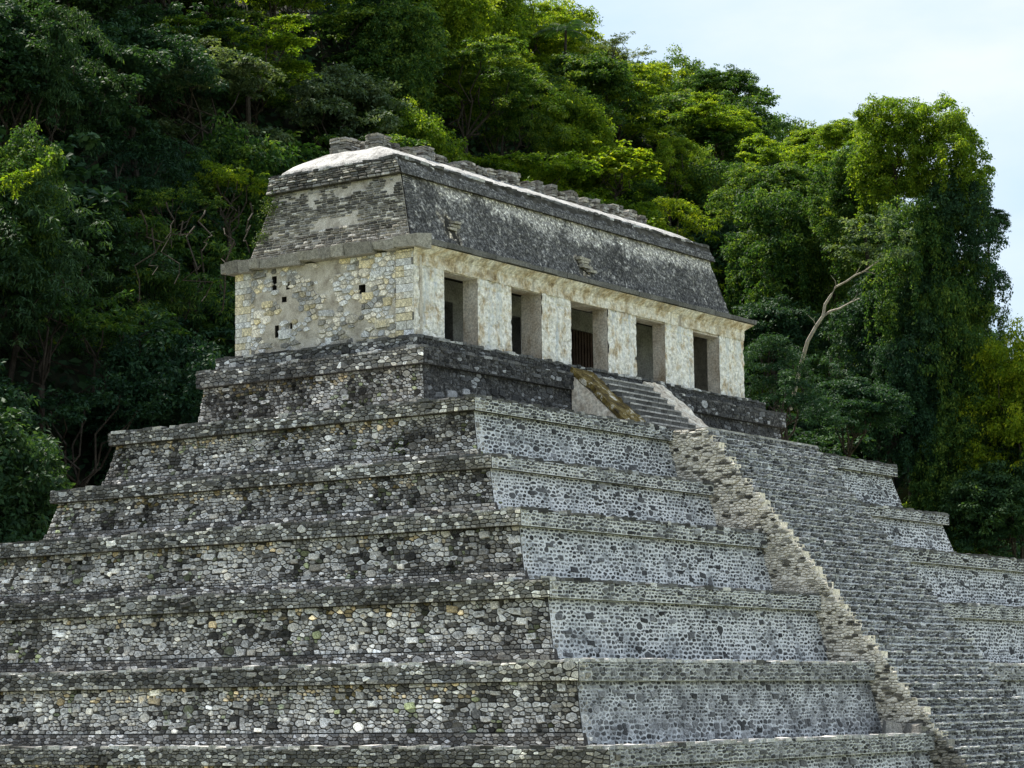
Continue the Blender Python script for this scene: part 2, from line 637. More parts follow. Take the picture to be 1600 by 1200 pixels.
def P2(o):      # keep parts' coordinates in world space under an offset root
    o.matrix_parent_inverse = pyr.matrix_basis.inverted()
    return o


def coping(mb, x0, y0, y1, x1, z, sz, dark, front_dark=None, skipx=None):
    """a ragged course of flat stones along the ledge's edge"""
    def run(n, ptf, dk):
        s = 0
        while s < n:
            w = random.uniform(0.18, 0.5) * sz
            h = random.uniform(0.03, 0.10)
            dd = random.uniform(0.25, 0.5)
            v = random.uniform(0.04, 0.15) if random.random() < dk else random.uniform(0.25, 0.55)
            a, b = ptf(s, -random.uniform(-0.01, 0.06)), ptf(min(s + w * 0.96, n), dd)
            xs = sorted((a[0], b[0])); ys = sorted((a[1], b[1]))
            if not (skipx and skipx[0] < (xs[0] + xs[1]) / 2 < skipx[1] and ys[0] < y0 + 0.6):
                mb.box(xs[0], xs[1], ys[0], ys[1], z - 0.02, z + h, hsv_grey(v, random.uniform(-.3, .6)), 0.018)
            s += w
    run(y1 - y0, lambda s, d: (x0 + d, y0 + s), dark)
    run(x1 - x0, lambda s, d: (x0 + s, y0 + d), dark if front_dark is None else front_dark)


terraces = []
for i, (x0, y0, y1, x1, zt, zm, zb) in enumerate(LEV):
    th = part('terrace', None, pyr); P2(th)
    terraces.append(th)
    o = 0.21                                   # how far the moulding overhangs the wall below it
    bat = 0.38 if i else 0.2
    bx0, by0, by1, bx1 = x0 - bat + o, y0 - bat * 1.2 + o, y1 + bat - o, x1 + bat - o
    zp = zb + (0.38 if i else 0.3)
    core = MB()
    frustum(core, ring(x0, y0, y1, x1, zm), ring(x0, y0, y1, x1, zt))
    link('moulding', core.mesh('moulding', M['joint_dark'] if i else M['dark_plaster']), th)
    bl = MB()       # left and back walls dark joints, front pale mortar
    r0, r1 = ring(bx0, by0, by1, bx1, zb), ring(x0 + o, y0 + o, y1 - o, x1 - o, zm + 0.002)
    frustum(bl, r0, r1)
    link('wall', bl.mesh('wall', M['joint_dark']), th)
    # front skin of mortar, 6 mm proud of the core
    fm = M['joint_pale'] if i in (2, 3, 4) else M['joint_grey']
    if i == 1:
        fm = M['joint_pale']
    if i == 0:
        fm = M['dark_plaster']
    fs_ = MB()
    e = 0.006
    fs_.add([(bx0, by0 - e, zb), (bx1, by0 - e, zb), (x1 - o, y0 + o - e, zm), (x0 + o, y0 + o - e, zm)], [(0, 1, 2, 3)])
    fs_.add([(x0, y0 - e, zm), (x1, y0 - e, zm), (x1, y0 - e, zt), (x0, y0 - e, zt)], [(0, 1, 2, 3)])
    link('front_mortar', fs_.mesh('front_mortar', fm), th)
    # ledge surface
    lg = MB()
    lg.quad((x0, y0, zt + 0.004), (x1, y0, zt + 0.004), (x1, y1, zt + 0.004), (x0, y1, zt + 0.004))
    link('ledge', lg.mesh('ledge', M['ledge']), th)
    rub = MB()
    T = (zp - zb) / (zm - zb)
    pb = lambda a, b: tuple(lerp(u, v, T) for u, v in zip(a, b))
    if i < 7:
        # left face: back end is at the viewer's left
        yb = y1
        nl = (-1, 0, 0.2)
        L0, L1_ = (bx0, by1, zb), (bx0, by0, zb)
        H0, H1 = (x0 + o, y1 - o, zm), (x0 + o, y0 + o, zm)
        K0, K1 = pb(L0, H0), pb(L1_, H1)
        sc = 1.0 if i > 2 else 0.9
        panel(rub, K0, K1, H1, H0, nl, 0.185 * sc, 0.125 * sc, 0.014, 0.042, col_left_body(zm, x0, y0, 1.0 if i not in (2,) else 0.8), 0.10 if i > 2 else 0.04, singles=th if i > 0 else None)
        q = 0.09
        panel(rub, (L0[0] - q, L0[1], zb), (L1_[0] - q, L1_[1] - q, zb), (K1[0] - q, K1[1] - q, K1[2]), (K0[0] - q, K0[1], K0[2]), nl, 0.19, 0.11, 0.011, 0.035, col_left_dark(y0), 0.02)
        rub.hexa([(L0[0] - q, L1_[1] - q, zb), (bx0 + .1, L1_[1] - q, zb), (bx0 + .1, L0[1], zb), (L0[0] - q, L0[1], zb),
                  (K0[0] - q, K1[1] - q, K0[2]), (bx0 + .1, K1[1] - q, K0[2]), (bx0 + .1, K0[1], K0[2]), (K0[0] - q, K0[1], K0[2])], (0.06, 0.055, 0.05))
        panel(rub, (x0, y1, zm), (x0, y0, zm), (x0, y0, zt), (x0, y1, zt), (-1, 0, 0), 0.19, 0.11, 0.011, 0.04, col_left_dark(y0), 0.02)
        # front face
        if i == 0:
            cf = lambda P, a: ((col_front(0.02, 0.10, 0.08)(P, a)) if random.random() < 0.55 else (None, None))
            panel(rub, r0[0], r0[1], r1[1], r1[0], (0, -1, 0.2), 0.24, 0.15, 0.02, 0.03, cf)
            panel(rub, (x0, y0, zm), (x1, y0, zm), (x1, y0, zt), (x0, y0, zt), (0, -1, 0), 0.24, 0.13, 0.02, 0.03, cf)
        else:
            g = {1: 0.024, 2: 0.034, 3: 0.033, 4: 0.032, 5: 0.028, 6: 0.028}[i]
            cf0 = col_front(0.025, 0.12, 0.22) if i < 5 else col_front(0.03, 0.15, 0.3)
            cl_ = col_left_body(zm, x0, y0)
            cf = lambda P, a, x0=x0: (cl_(P, a) if P[0] - x0 < .25 + .5 * abs(fbm(P, 1.7)) + .15 * random.random() else cf0(P, a))
            xe = min(bx1, 34.0)
            tt = (xe - r0[0][0]) / (r0[1][0] - r0[0][0])
            for (a, b) in ((r0[0][0], SX0), (SX1, xe)):
                fa = (a - r0[0][0]) / (r0[1][0] - r0[0][0]); fb = (b - r0[0][0]) / (r0[1][0] - r0[0][0])
                Ls = lambda p, q_, t_: tuple(lerp(u, v, t_) for u, v in zip(p, q_))
                b0, b1 = Ls(r0[0], r0[1], fa), Ls(r0[0], r0[1], fb)
                t0, t1 = Ls(r1[0], r1[1], fa), Ls(r1[0], r1[1], fb)
                panel(rub, b0, b1, t1, t0, (0, -1, 0.2), 0.185, 0.125, g, 0.022, cf, 0.04, singles=th if b > 8.1 or True else None)
                fa2, fb2 = max(a, x0), min(b, x1)
                panel(rub, (fa2, y0 - 0.004, zm), (fb2, y0 - 0.004, zm), (fb2, y0 - 0.004, zt), (fa2, y0 - 0.004, zt), (0, -1, 0), 0.185, 0.11, g * 0.8, 0.026, cf, 0.02)
        coping(rub, x0, y0, y1, min(x1, 36), zt, 1.0, 0.75 if i < 5 else 0.35, 0.85 if i < 5 else 0.1, (SX0, SX1) if i else None)  # upper front coping darkened to paint in the shade lines of the mouldings
    terraces[i]['_r'] = 0
    th['_rub'] = i
    rub.name = th
    LEV[i] = LEV[i] + (rub,)

# single stones: the 300 that show largest
PIECES.sort(key=lambda t: -t[0])
for k, (sz, par, vs, fs, cs, mb) in enumerate(PIECES):
    if k < 300:
        P2(single(vs, fs, cs, par)).matrix_parent_inverse = Matrix.Identity(4)
    else:
        mb.add(vs, fs, cs)
for i, th in enumerate(terraces):
    del th['_r']; del th['_rub']
    if LEV[i][7].v:
        LEV[i][7].build('rubble_stones', M['stone'], th, 'stuff')

# temple platform steps above the uppermost moulding
pl = part('temple_platform', None, pyr); P2(pl)
m = MB(); m.box(-0.62, 23.6, -0.62, 8.45, -0.53, -0.06); link('plinth', m.mesh('plinth', M['dark_plaster']), pl)
m = MB()
panel(m, (-0.62, 8.45, -0.53), (-0.62, -0.62, -0.53), (-0.62, -0.62, -0.06), (-0.62, 8.45, -0.06), (-1, 0, 0), 0.22, 0.13, 0.012, 0.03, col_left_dark(-99))
panel(m, (-0.62, -0.62, -0.53), (23.6, -0.62, -0.53), (23.6, -0.62, -0.06), (-0.62, -0.62, -0.06), (0, -1, 0), 0.3, 0.13, 0.02, 0.02, lambda P, a: col_front(0.02, 0.10, 0.05)(P, a) if random.random() < 0.5 else (None, None))
coping(m, -0.62, -0.62, 8.45, 23.6, -0.06, 1.0, 0.7)
m.build('rubble_stones', M['stone'], pl, 'stuff')

# --- upper flight between the two slabs
st = part('upper_staircase', None, pyr); P2(st)
ny, z, y = 9, -0.5, -1.25
for k in range(ny):
    m = MB()
    zz = -0.5 - k * 0.262; yy = -1.30 - k * 0.30
    nseg = 9
    xx = 9.36
    while xx < 13.0:
        w = min(random.uniform(0.3, 0.6), 13.0 - xx)
        v = random.uniform(0.05, 0.17)
        m.box(xx, xx + w * 0.97, yy - 0.30, -1.1, zz - 0.40, zz + random.uniform(-0.015, 0.015), hsv_grey(v, 0.3), 0.008)
        m.box(xx, xx + w * 0.97, yy - 0.33, yy, zz - 0.045, zz + 0.012, hsv_grey(random.uniform(.22, .45), 0.3), 0.005)
        xx += w
    m.build('step', M['stone'], st)
for (xa, xb, mt, lab) in ((8.0, 9.35, M['balus_moss'], 'slab stained yellow brown with moss'), (13.0, 14.45, M['balus_pale'], 'pale weathered slab without moss')):
    b = part('balustrade', lab, pyr); P2(b)
    m = MB()
    n = 10
    for a in range(n):
        t0, t1 = a / n, (a + 1) / n
        ya, yb_ = lerp(-1.12, -3.8, t0), lerp(-1.12, -3.8, t1)
        za, zb_ = lerp(-0.34, -2.74, t0), lerp(-0.34, -2.74, t1)
        j = lambda: random.uniform(-0.03, 0.03)
        m.hexa([(xa + .02, yb_, -2.85), (xb - .02, yb_, -2.85), (xb - .02, ya, -2.85), (xa + .02, ya, -2.85),
                (xa + .02, yb_, zb_ - 0.16), (xb - .02, yb_, zb_ - 0.16), (xb - .02, ya, za - 0.16), (xa + .02, ya, za - 0.16)], (0.36, 0.29, 0.22))
    m.build('side', M['stone'] if False else M['balus_pale'], b)
    m = MB()
    nx, nl_ = 14, 26
    vs = []; fs = []
    for a in range(nl_ + 1):
        for c in range(nx + 1):
            t_ = a / nl_
            ed = 0.16 if c in (0, nx) else 0
            hx = lerp(xa, xb, c / nx) + (fbm((a * .3, c, xa), 1.3) * ed)
            yy, zz = lerp(-1.12, -3.83, t_), lerp(-0.26, -2.70, t_)
            d = fbm((hx, yy, zz), 1.6) * 0.06 + 0.03 + (.06 * sstep(.1, .35, fbm((hx + 3, yy, zz), 2.5)))
            vs.append((hx, yy - d * .6, zz + d * .6))
    for a in range(nl_):
        for c in range(nx):
            q = a * (nx + 1) + c
            fs.append((q, q + nx + 1, q + nx + 2, q + 1))
    off = len(vs)
    vs2 = [(x_, y_ + 0.10, z_ - 0.13) for x_, y_, z_ in vs]
    fs2 = [(f[3] + off, f[2] + off, f[1] + off, f[0] + off) for f in fs]
    bd = [c for c in range(nx + 1)] + [a * (nx + 1) + nx for a in range(1, nl_ + 1)] + [nl_ * (nx + 1) + c for c in range(nx - 1, -1, -1)] + [a * (nx + 1) for a in range(nl_ - 1, 0, -1)]
    fb = [(bd[k], bd[(k + 1) % len(bd)], bd[(k + 1) % len(bd)] + off, bd[k] + off) for k in range(len(bd))]
    m.add(vs + vs2, fs + fs2 + fb)
    m.build('slab', mt, b)

# --- lower flight: a block of rubble climbing over the terraces
st = part('lower_staircase', None, pyr); P2(st)
NS = 58
ZT, ZB = -2.90, GROUND
rise = (ZT - ZB) / NS
slope = 8.5 / 10.6
YT = -6.75
rub = MB(); flank = MB()
colst = lambda P: lerp(1, 0.55, sstep(0, 0.4, fbm(P, 0.3)))
for k in range(NS):
    zt = ZT - k * rise
    yf = YT - k * rise * slope
    m = MB()
    bx = 0.02
    wob = fbm((k * .7, 3, 0), 1.0) * 0.08
    m.box(SX0 + 0.05, SX1, yf + wob, yf + 2.2, zt - rise * 1.02, zt - 0.012)
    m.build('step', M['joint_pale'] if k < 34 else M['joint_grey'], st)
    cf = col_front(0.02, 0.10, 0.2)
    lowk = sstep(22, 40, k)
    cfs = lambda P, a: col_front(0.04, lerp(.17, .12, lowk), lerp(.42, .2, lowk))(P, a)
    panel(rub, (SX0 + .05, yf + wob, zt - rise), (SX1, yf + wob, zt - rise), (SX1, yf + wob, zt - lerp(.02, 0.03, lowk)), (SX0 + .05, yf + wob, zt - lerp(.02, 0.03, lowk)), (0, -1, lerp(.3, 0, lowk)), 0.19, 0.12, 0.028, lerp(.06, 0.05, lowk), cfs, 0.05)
    xx = SX0 + 0.06
    while xx < SX1:
        w = random.uniform(0.16, 0.5)
        if random.random() < lerp(0.35, 0.86, lowk):
            vv = random.uniform(0.3, 0.55) if random.random() < .8 else random.uniform(.06, .2)
            y_ = yf + wob - random.uniform(0.0, 0.05)
            rub.box(xx, xx + w * 0.97, y_ - 0.02, yf + .24, zt - 0.045, zt + random.uniform(-0.03, 0.025), (vv, vv, vv * 0.98), 0.016)
        xx += w
    yback = yf + 2.7
    d = random.uniform(-0.06, 0.06)
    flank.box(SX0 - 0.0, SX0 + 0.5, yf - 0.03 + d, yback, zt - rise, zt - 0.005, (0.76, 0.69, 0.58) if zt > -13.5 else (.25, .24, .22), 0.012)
def col_flank(P, area):
    r = random.random()
    if r < 0.13:
        v = random.uniform(0.03, 0.11); c = hsv_grey(v, 0.9)
    elif r < 0.22:
        v = random.uniform(0.2, 0.35); c = hsv_grey(v, 1.2)
    else:
        v = random.uniform(0.6, 0.85); c = (v * 1.02, v * 0.95, v * 0.84)
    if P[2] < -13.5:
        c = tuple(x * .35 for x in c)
    return c, mixc(c, (.66, .58, .46), random.uniform(0, .25))
def off_flank(P):
    k_ = (ZT - P[2]) / rise
    return not (YT - k_ * rise * slope + .04 < P[1] < YT - k_ * rise * slope + 2.7)
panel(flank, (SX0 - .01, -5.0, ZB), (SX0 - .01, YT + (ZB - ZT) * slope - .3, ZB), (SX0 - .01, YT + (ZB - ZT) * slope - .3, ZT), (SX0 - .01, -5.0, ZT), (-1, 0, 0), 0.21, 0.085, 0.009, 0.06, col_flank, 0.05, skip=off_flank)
rub.build('riser_stones', M['stone'], st, 'stuff')
flank.build('flank_stones', M['stone'], st, 'stuff')
# landing at the head of the flight
m = MB(); m.box(SX0, SX1, YT - 0.01, -5.3, -3.2, -2.86, (0.2, 0.2, 0.2)); m.build('landing', M['ledge'], st)

# fallen stones at the foot of the flank
for k in range(5):
    m = MB()
    s_ = random.uniform(0.13, 0.34)
    m.box(-s_, s_, -s_ * .8, s_ * .8, 0, s_ * 1.2, hsv_grey(random.uniform(0.06, 0.3), 0.8), s_ * 0.25)
    o = m.build('loose_stone', M['stone'], None)
    o.location = (SX0 + 0.1 + random.uniform(-1.1, 0.1) * (k % 3) * .6, -15.0 + random.uniform(0.1, 1.2), -13.52)
    o.rotation_euler = (0, 0, random.uniform(0, 3))
    o['label'] = 'broken grey stone lying on the ledge at the foot of the stair'
    o['category'] = 'stone'
    o['group'] = 'loose stones beside the stair foot'

# ------------------------------------------------------------------ temple
TL, TD, TH = 23.0, 8.05, 3.13
tem = thing('temple', 'stone temple with five doorways and sloping roof on top of the pyramid', 'temple')
DOORS = [(1.80, 3.79), (5.90, 7.83), (9.82, 12.36), (14.46, 16.62), (18.85, 20.95)]
DT = [2.55, 2.55, 2.58, 2.54, 2.50]
PT = [0.66, 0.68, 0.94, 0.72, 0.62]
GAL = 2.7
pc = lambda P: 1
# piers: displaced stucco slabs with broken edges
edges = [0.0] + [e for d in DOORS for e in d] + [TL]
plabs = ['corner pier with blue grey streaks', 'pier with worn stucco relief', 'pier with broken left edge', 'pier with notched right edge', 'pier with traces of carved frame', 'end pier with rough jagged right edge']
for k in range(6):
    a, b = edges[2 * k], edges[2 * k + 1]
    pt = PT[min(k, 4)]
    nx = max(6, int((b - a) / 0.055)); nz_ = 52
    rough = [0.02, 0.03, 0.07, 0.09, 0.03, 0.05][k]
    vs, fs, cs = [], [], []
    for r in range(nz_ + 1):
        for c in range(nx + 1):
            x = lerp(a, b, c / nx); z = lerp(-0.055, 2.62, r / nz_)
            if c == nx and k < 5:
                x -= max(0, fbm((k * 9, 0, z), 2.6)) * rough * 2.4
            if c == 0 and k:
                x += max(0, fbm((k * 9 + 4, 0, z), 2.2)) * rough * 1.5
            if c == nx and k == 5:
                x += fbm((3, 1, z * 1.5), 3) * 0.09
            d = fbm((x, 0, z), 1.4, 4) * 0.05 + fbm((x, 5, z), 5, 2) * 0.025
            if k in (1, 2, 3, 4):
                ex = min(x - a, b - x)
                d += 0.035 * (sstep(.16, .2, ex) - sstep(.26, .3, ex)) * (1 if z < 2.35 else 0) * sstep(-.2, .1, fbm((x, k, z), .9))
                d += 0.03 * (sstep(2.22, 2.26, z) - sstep(2.33, 2.37, z))
                d += .045 * max(0, fbm((x * 1.5, k * 5, z * 1.2), 2.2, 2)) * sstep(.3, .4, ex)
            r1_ = abs(fbm((x * 1.0, 9 + k, z * 0.8), 1.1, 2))
            if r1_ < 0.05 and 0 < c < nx:
                d += 0.04
            vs.append((x, 0.02 + d if 0 < c < nx else 0.03, z)); cs.append(G(1))
    for r in range(nz_):
        for c in range(nx):
            q = r * (nx + 1) + c
            fs.append((q, q + 1, q + nx + 2, q + nx + 1))
    m = MB(); m.add(vs, fs, cs)
    po = part('pier', plabs[k], tem)
    m.build('stucco_face', M['pier_plaster'], po)
    m = MB(); m.box(a + 0.10 if k else a, b - (0.16 if rough > .04 and k < 5 else 0.06), 0.14, pt, -0.055, 2.63)
    # jamb skins
    if k < 5:
        nn = 14
        for r in range(nn):
            z0, z1 = lerp(-0.055, 2.62, r / nn), lerp(-0.055, 2.62, (r + 1) / nn)
            m.quad((b - 0.02, 0.06, z0), (b - 0.02, pt, z0), (b - 0.02, pt, z1), (b - 0.02, 0.06, z1))
    if k:
        m.quad((a + 0.02, pt, -0.055), (a + 0.02, 0.05, -0.055), (a + 0.02, 0.05, 2.62), (a + 0.02, pt, 2.62))
        m.quad((a + 0.02, pt, -0.055), (b - 0.02, pt, -0.055), (b - 0.02, pt, 2.62), (a + 0.02, pt, 2.62))
    m.build('jamb', M['jamb'], po)
# lintel band above the doors
for k in range(6):
    pass
lt = part('lintel_band', None, tem)
nx, nz_ = 330, 8
vs, fs = [], []
for r in range(nz_ + 1):
    for c in range(nx + 1):
        x = lerp(-0.01, TL + .01, c / nx); z = lerp(2.60, TH, r / nz_)
        if r == 0:
            z += fbm((x, 1, 0), 2.5) * 0.03
        vs.append((x, -0.005 + fbm((x, 2, z), 2.2) * 0.04 - (0.03 if r > 5 else 0), z))
for r in range(nz_):
    for c in range(nx):
        q = r * (nx + 1) + c
        fs.append((q, q + 1, q + nx + 2, q + nx + 1))
m = MB(); m.add(vs, fs); m.build('stucco_face', M['eave'], lt)
for (a, b), t_, p_ in zip(DOORS, DT, PT):
    m = MB(); m.box(a - 0.25, b + 0.25, 0.07, p_, t_ + 0.015, TH)
    m.build('lintel', M['jamb'], lt)
# interior gallery
gi = part('gallery', None, tem)
m = MB(); inner = [(4.3, 5.95), (9.0, 10.35), (13.0, 15.4), (17.3, 18.75), (22.0, 22.3)]
xs = 0.3
for a, b in inner:
    m.box(xs, a, GAL, GAL + 0.5, -0.05, 3.1); m.box(a, b, GAL, GAL + 0.5, 2.3, 3.1); xs = b
m.box(xs, TL - .3, GAL, GAL + 0.5, -0.05, 3.1)
m.build('inner_wall', M['inner_wall'], gi)
m = MB(); m.box(0.3, TL - .3, 0.95, TD - .4, -0.052, -0.03); m.build('floor', M['inner_wall'], gi)
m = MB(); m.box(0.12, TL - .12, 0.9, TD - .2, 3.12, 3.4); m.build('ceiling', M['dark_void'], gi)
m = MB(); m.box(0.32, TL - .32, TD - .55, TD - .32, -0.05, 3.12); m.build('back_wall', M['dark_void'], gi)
gt = part('gate', None, gi)
x = 13.05
while x < 15.4:
    m = MB(); m.box(x, x + 0.13, GAL - 0.08, GAL - 0.02, 0, 2.25); m.build('bar', M['gate'], gi)
    x += 0.21
bpy.data.objects.remove(gt)

# side wall with rubble, small square hole and broken slots
sw = part('side_wall', None, tem)
holes = [(2.09, 2.39, 1.78, 2.10), (5.66, 5.88, 1.86, 2.06), (6.02, 6.20, 0.62, 1.06), (6.12, 6.34, 2.35, 2.85), (5.4, 5.5, 0.75, 1.1), (5.52, 5.68, 2.3, 2.6)]
ys = sorted(set([0.0, TD] + [h[0] for h in holes] + [h[1] for h in holes]))
zs = sorted(set([-0.15, TH] + [h[2] for h in holes] + [h[3] for h in holes]))
m = MB(); hv = MB()
inh = lambda y, z, e=0: any(h[0] - e < y < h[1] + e and h[2] - e < z < h[3] + e for h in holes)
for a, b in zip(ys, ys[1:]):
    for c, d in zip(zs, zs[1:]):
        if not inh((a + b) / 2, (c + d) / 2):
            m.quad((0, b, c), (0, a, c), (0, a, d), (0, b, d))
for h in holes:
    a, b, c, d = h
    D_ = 0.35
    hv.quad((D_, b, c), (D_, a, c), (D_, a, d), (D_, b, d))
    hv.quad((0, b, c), (0, a, c), (D_, a, c), (D_, b, c)); hv.quad((0, b, d), (D_, b, d), (D_, a, d), (0, a, d))
    hv.quad((0, a, c), (0, a, d), (D_, a, d), (D_, a, c)); hv.quad((0, b, c), (D_, b, c), (D_, b, d), (0, b, d))
m.box(0.36, 0.5, 0.0, TD, -0.1, TH)
m.box(TL - .5, TL, 0.67, TD, -0.1, TH); m.box(0.5, TL - .5, TD - .3, TD, -0.1, TH)
m.box(0.0, 0.36, TD - 0.01, TD, -0.1, TH)
m.build('wall_core', M['joint_beige'], sw)
hv.build('wall_holes', M['dark_void'], sw)


def col_temple(P, area):
    st = fbm(P, 0.55)
    r = random.random()
    v = random.uniform(0.5, 0.82)
    c = (v * 1.06, v * 0.97, v * 0.82)
    if r < 0.15:
        v = random.uniform(0.5, 0.72); c = (v * 1.12, v * 0.96, v * 0.62)
    elif r < 0.55:
        v = random.uniform(0.45, 0.78); c = (v, v, v * 1.0)
    elif r < 0.66:
        v = random.uniform(0.12, 0.3); c = (v * 1.05, v, v * .9)
    c = tuple(x * lerp(1.12, 0.6, sstep(0.05, 0.4, st)) for x in c)
    if 4.9 < P[1] < 6.6 and random.random() < 0.5:
        c = tuple(x * 0.6 for x in c)
    if P[2] < 0.25:
        c = tuple(x * 0.75 for x in c)
    return c, mixc(c, G(0.6), random.uniform(0, 0.4))


NT = len(PIECES)
PIECES.clear()
m = MB()
panel(m, (0, TD - .75, -0.1), (0, 0.75, -0.1), (0, 0.75, TH), (0, TD - .75, TH), (-1, 0, 0), 0.27, 0.17, 0.009, 0.045, col_temple, 0.09, skip=lambda P: inh(P[1], P[2], 0.07) or fbm((P[0], P[1] + 9, P[2]), .9, 3) > .13, singles=sw)
for (a, b) in ((TD, TD - .75), (0.75, 0.0)):        # squared quoins
    z = -0.1
    while z < TH - 0.05:
        h = min(random.uniform(0.17, 0.32), TH - z)
        y = a
        while y > b + 0.02:
            w = min(random.uniform(0.3, 0.75), y - b)
            c, r_ = col_temple((0, y, max(z, 0.5)), 1)
            if random.random() < 0.6:
                c = (0.70, 0.62, 0.44) if random.random() < 0.4 else (0.66, 0.64, 0.59)
            vs = [(-0.045, y - .012, z + .012), (-0.045, y - w + .012, z + .012), (-0.045, y - w + .012, z + h - .012), (-0.045, y - .012, z + h - .012)]
            vs = [tuple(q_ + random.uniform(-.012, .012) for q_ in v_) for v_ in vs] + [(0.01, y, z), (0.01, y - w, z), (0.01, y - w, z + h), (0.01, y, z + h)]
            single(vs, [(0, 1, 2, 3), (4, 5, 1, 0), (5, 6, 2, 1), (6, 7, 3, 2), (7, 4, 0, 3)], [c] * 4 + [tuple(x * .7 for x in c)] * 4, sw)
            y -= w
        z += h
for t_ in PIECES:
    single(t_[2], t_[3], t_[4], sw)
if m.v:
    m.build('rubble_stones', M['stone'], sw, 'stuff')

# cornice: separate rough slabs along both sides
co = part('cornice', None, tem)
def slab_run(n0, n1, side):
    s = n0
    while s < n1 - 0.05:
        w = min(random.uniform(0.35, 1.2) if side == 'left' else random.uniform(.6, 1.5), n1 - s)
        if side == 'left':
            dx = random.uniform(-0.09, 0.09); zt = 3.62 + random.uniform(-0.05, 0.04); zb_ = 3.10 + random.uniform(-0.06, 0.08)
            v = random.uniform(0.14, 0.34)
            if 5.0 < s < 6.4: v *= .8
            o_ = [( -0.36 + dx, s, zb_ + .03), (0.45, s, zb_), (0.45, s + w * .985, zb_), (-0.36 + dx, s + w * .985, zb_ + .03),
                  (-0.40 + dx, s, zt - .10), (0.45, s, zt + .02), (0.45, s + w * .985, zt + .02), (-0.40 + dx, s + w * .985, zt - .10)]
        else:
            dx = random.uniform(-0.02, 0.02); zt = 3.60 + random.uniform(-0.015, 0.015); zb_ = 3.27 + random.uniform(-0.015, 0.02)
            v = random.uniform(0.09, 0.16)
            o_ = [(s, -0.40 + dx, zb_ + .03), (s + w * .995, -0.40 + dx, zb_ + .03), (s + w * .995, 0.5, zb_), (s, 0.5, zb_),
                  (s, -0.42 + dx, zt - .12), (s + w * .995, -0.42 + dx, zt - .12), (s + w * .995, 0.5, zt + .05), (s, 0.5, zt + .05)]
        jj = .035 if side == 'left' else .012
        m = MB(); m.hexa([tuple(c + random.uniform(-jj, jj) for c in q) for q in o_], hsv_grey(v, 1.2 if side == 'left' else 0.4))
        m.build('cornice_stone', M['stone'], co)
        s += w
slab_run(-0.42, TD + 0.42, 'left')
slab_run(0.0, TL + 0.40, 'front')
m = MB()   # sloping soffit under the slabs
m.add([(-0.02, -0.02, 3.02), (TL, -0.02, 3.02), (TL + .33, -0.34, 3.275), (-0.32, -0.34, 3.275)], [(0, 3, 2, 1)])
m.build('soffit', M['eave'], co)
m = MB(); m.box(TL - .4, TL + 0.4, 0.5, TD + .4, 3.2, 3.6, (0.15, 0.15, 0.15)); m.box(0.45, TL - .4, TD - .4, TD + .4, 3.2, 3.6, (0.15, 0.15, 0.15)); m.build('back_cornice', M['stone'], co)

# mansard
B = (0.40, 0.43, 7.74, 22.60, 3.60); Tm = (1.00, 1.27, 7.05, 22.38, 6.07)
man = part('sloping_roof_face', None, tem)
m = MB(); frustum(m, ring(*B), ring(*Tm)); m.build('roof_core', M['joint_dark'], man)
# front: dense displaced grid of blackened plaster
nx, nz_ = 420, 50
vs, fs, cs = [], [], []
for r in range(nz_ + 1):
    for c in range(nx + 1):
        u, v = c / nx, r / nz_
        x0_, y0_, z0_ = lerp(B[0], Tm[0], v), lerp(B[1], Tm[1], v), lerp(B[4], Tm[4], v)
        x = lerp(x0_, lerp(B[3], Tm[3], v), u)
        p = (x, 0, z0_)
        d = fbm(p, 3.2, 4) * 0.05 + 0.02
        # plaster remnant band along the top, and two fallen patches
        w = fbm((x, 3, z0_), 0.55, 2)
        hb = 5.62 - 0.30 * sstep(3, 10, x) + 0.25 * sstep(15, 22, x) - 0.35 * w
        sp = fbm((x, 7, z0_), 3.5, 3)
        band = sstep(hb - .25, hb + .25, z0_ + 0.45 * sp) * sstep(-.35, .05, w + .12 + sp * .4)
        band = max(band, .55 * sstep(.28, .42, fbm((x, 17, z0_), 4.5, 3)))
        t1 = 1 - sstep(0.12, 0.42, math.hypot((x - 3.05 + (z0_ - 4.35) * .35) * .9, (z0_ - 4.35) * .55) + fbm(p, 3) * .2)
        t2 = 1 - sstep(0.15, 0.4, math.hypot((x - 11.55) * .7, (z0_ - 4.25) * .8) + fbm(p, 3) * .2)
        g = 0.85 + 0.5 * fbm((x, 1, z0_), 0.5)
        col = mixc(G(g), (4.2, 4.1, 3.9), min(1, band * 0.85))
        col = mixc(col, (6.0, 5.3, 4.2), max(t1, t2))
        if t1 > .4 or t2 > .4:
            d -= 0.05
        vs.append((x, y0_ - d - .02, z0_ + d * .3)); cs.append(col)
for r in range(nz_):
    for c in range(nx):
        q = r * (nx + 1) + c
        fs.append((q, q + 1, q + nx + 2, q + nx + 1))
m = MB(); m.add(vs, fs, cs); m.build('front_plaster', M['dark_plaster'], man)
for (cx, cz, n_) in ((3.2, 4.62, 3), (11.6, 4.52, 4), (11.75, 4.2, 2)):      # stone tenons left in the plaster
    for k in range(n_):
        m = MB(); w = random.uniform(.18, .38)
        yy = lerp(B[1], Tm[1], (cz - 3.6) / 2.47)
        m.box(-w, w, -0.24 + random.uniform(-.05, .08), 0.12, -0.045, 0.045, hsv_grey(random.uniform(.25, .42), 1.6), .02)
        o = m.build('tenon_stone', M['stone'], man); o.location = (cx + random.uniform(-.2, .25), yy, cz - k * 0.125)


def plast(P):
    a = fbm((P[0], P[1] * .8, P[2]), 1.1, 3) + .12 * sstep(5.2, 5.9, P[2])
    return a > 0.30 and P[2] > 4.4


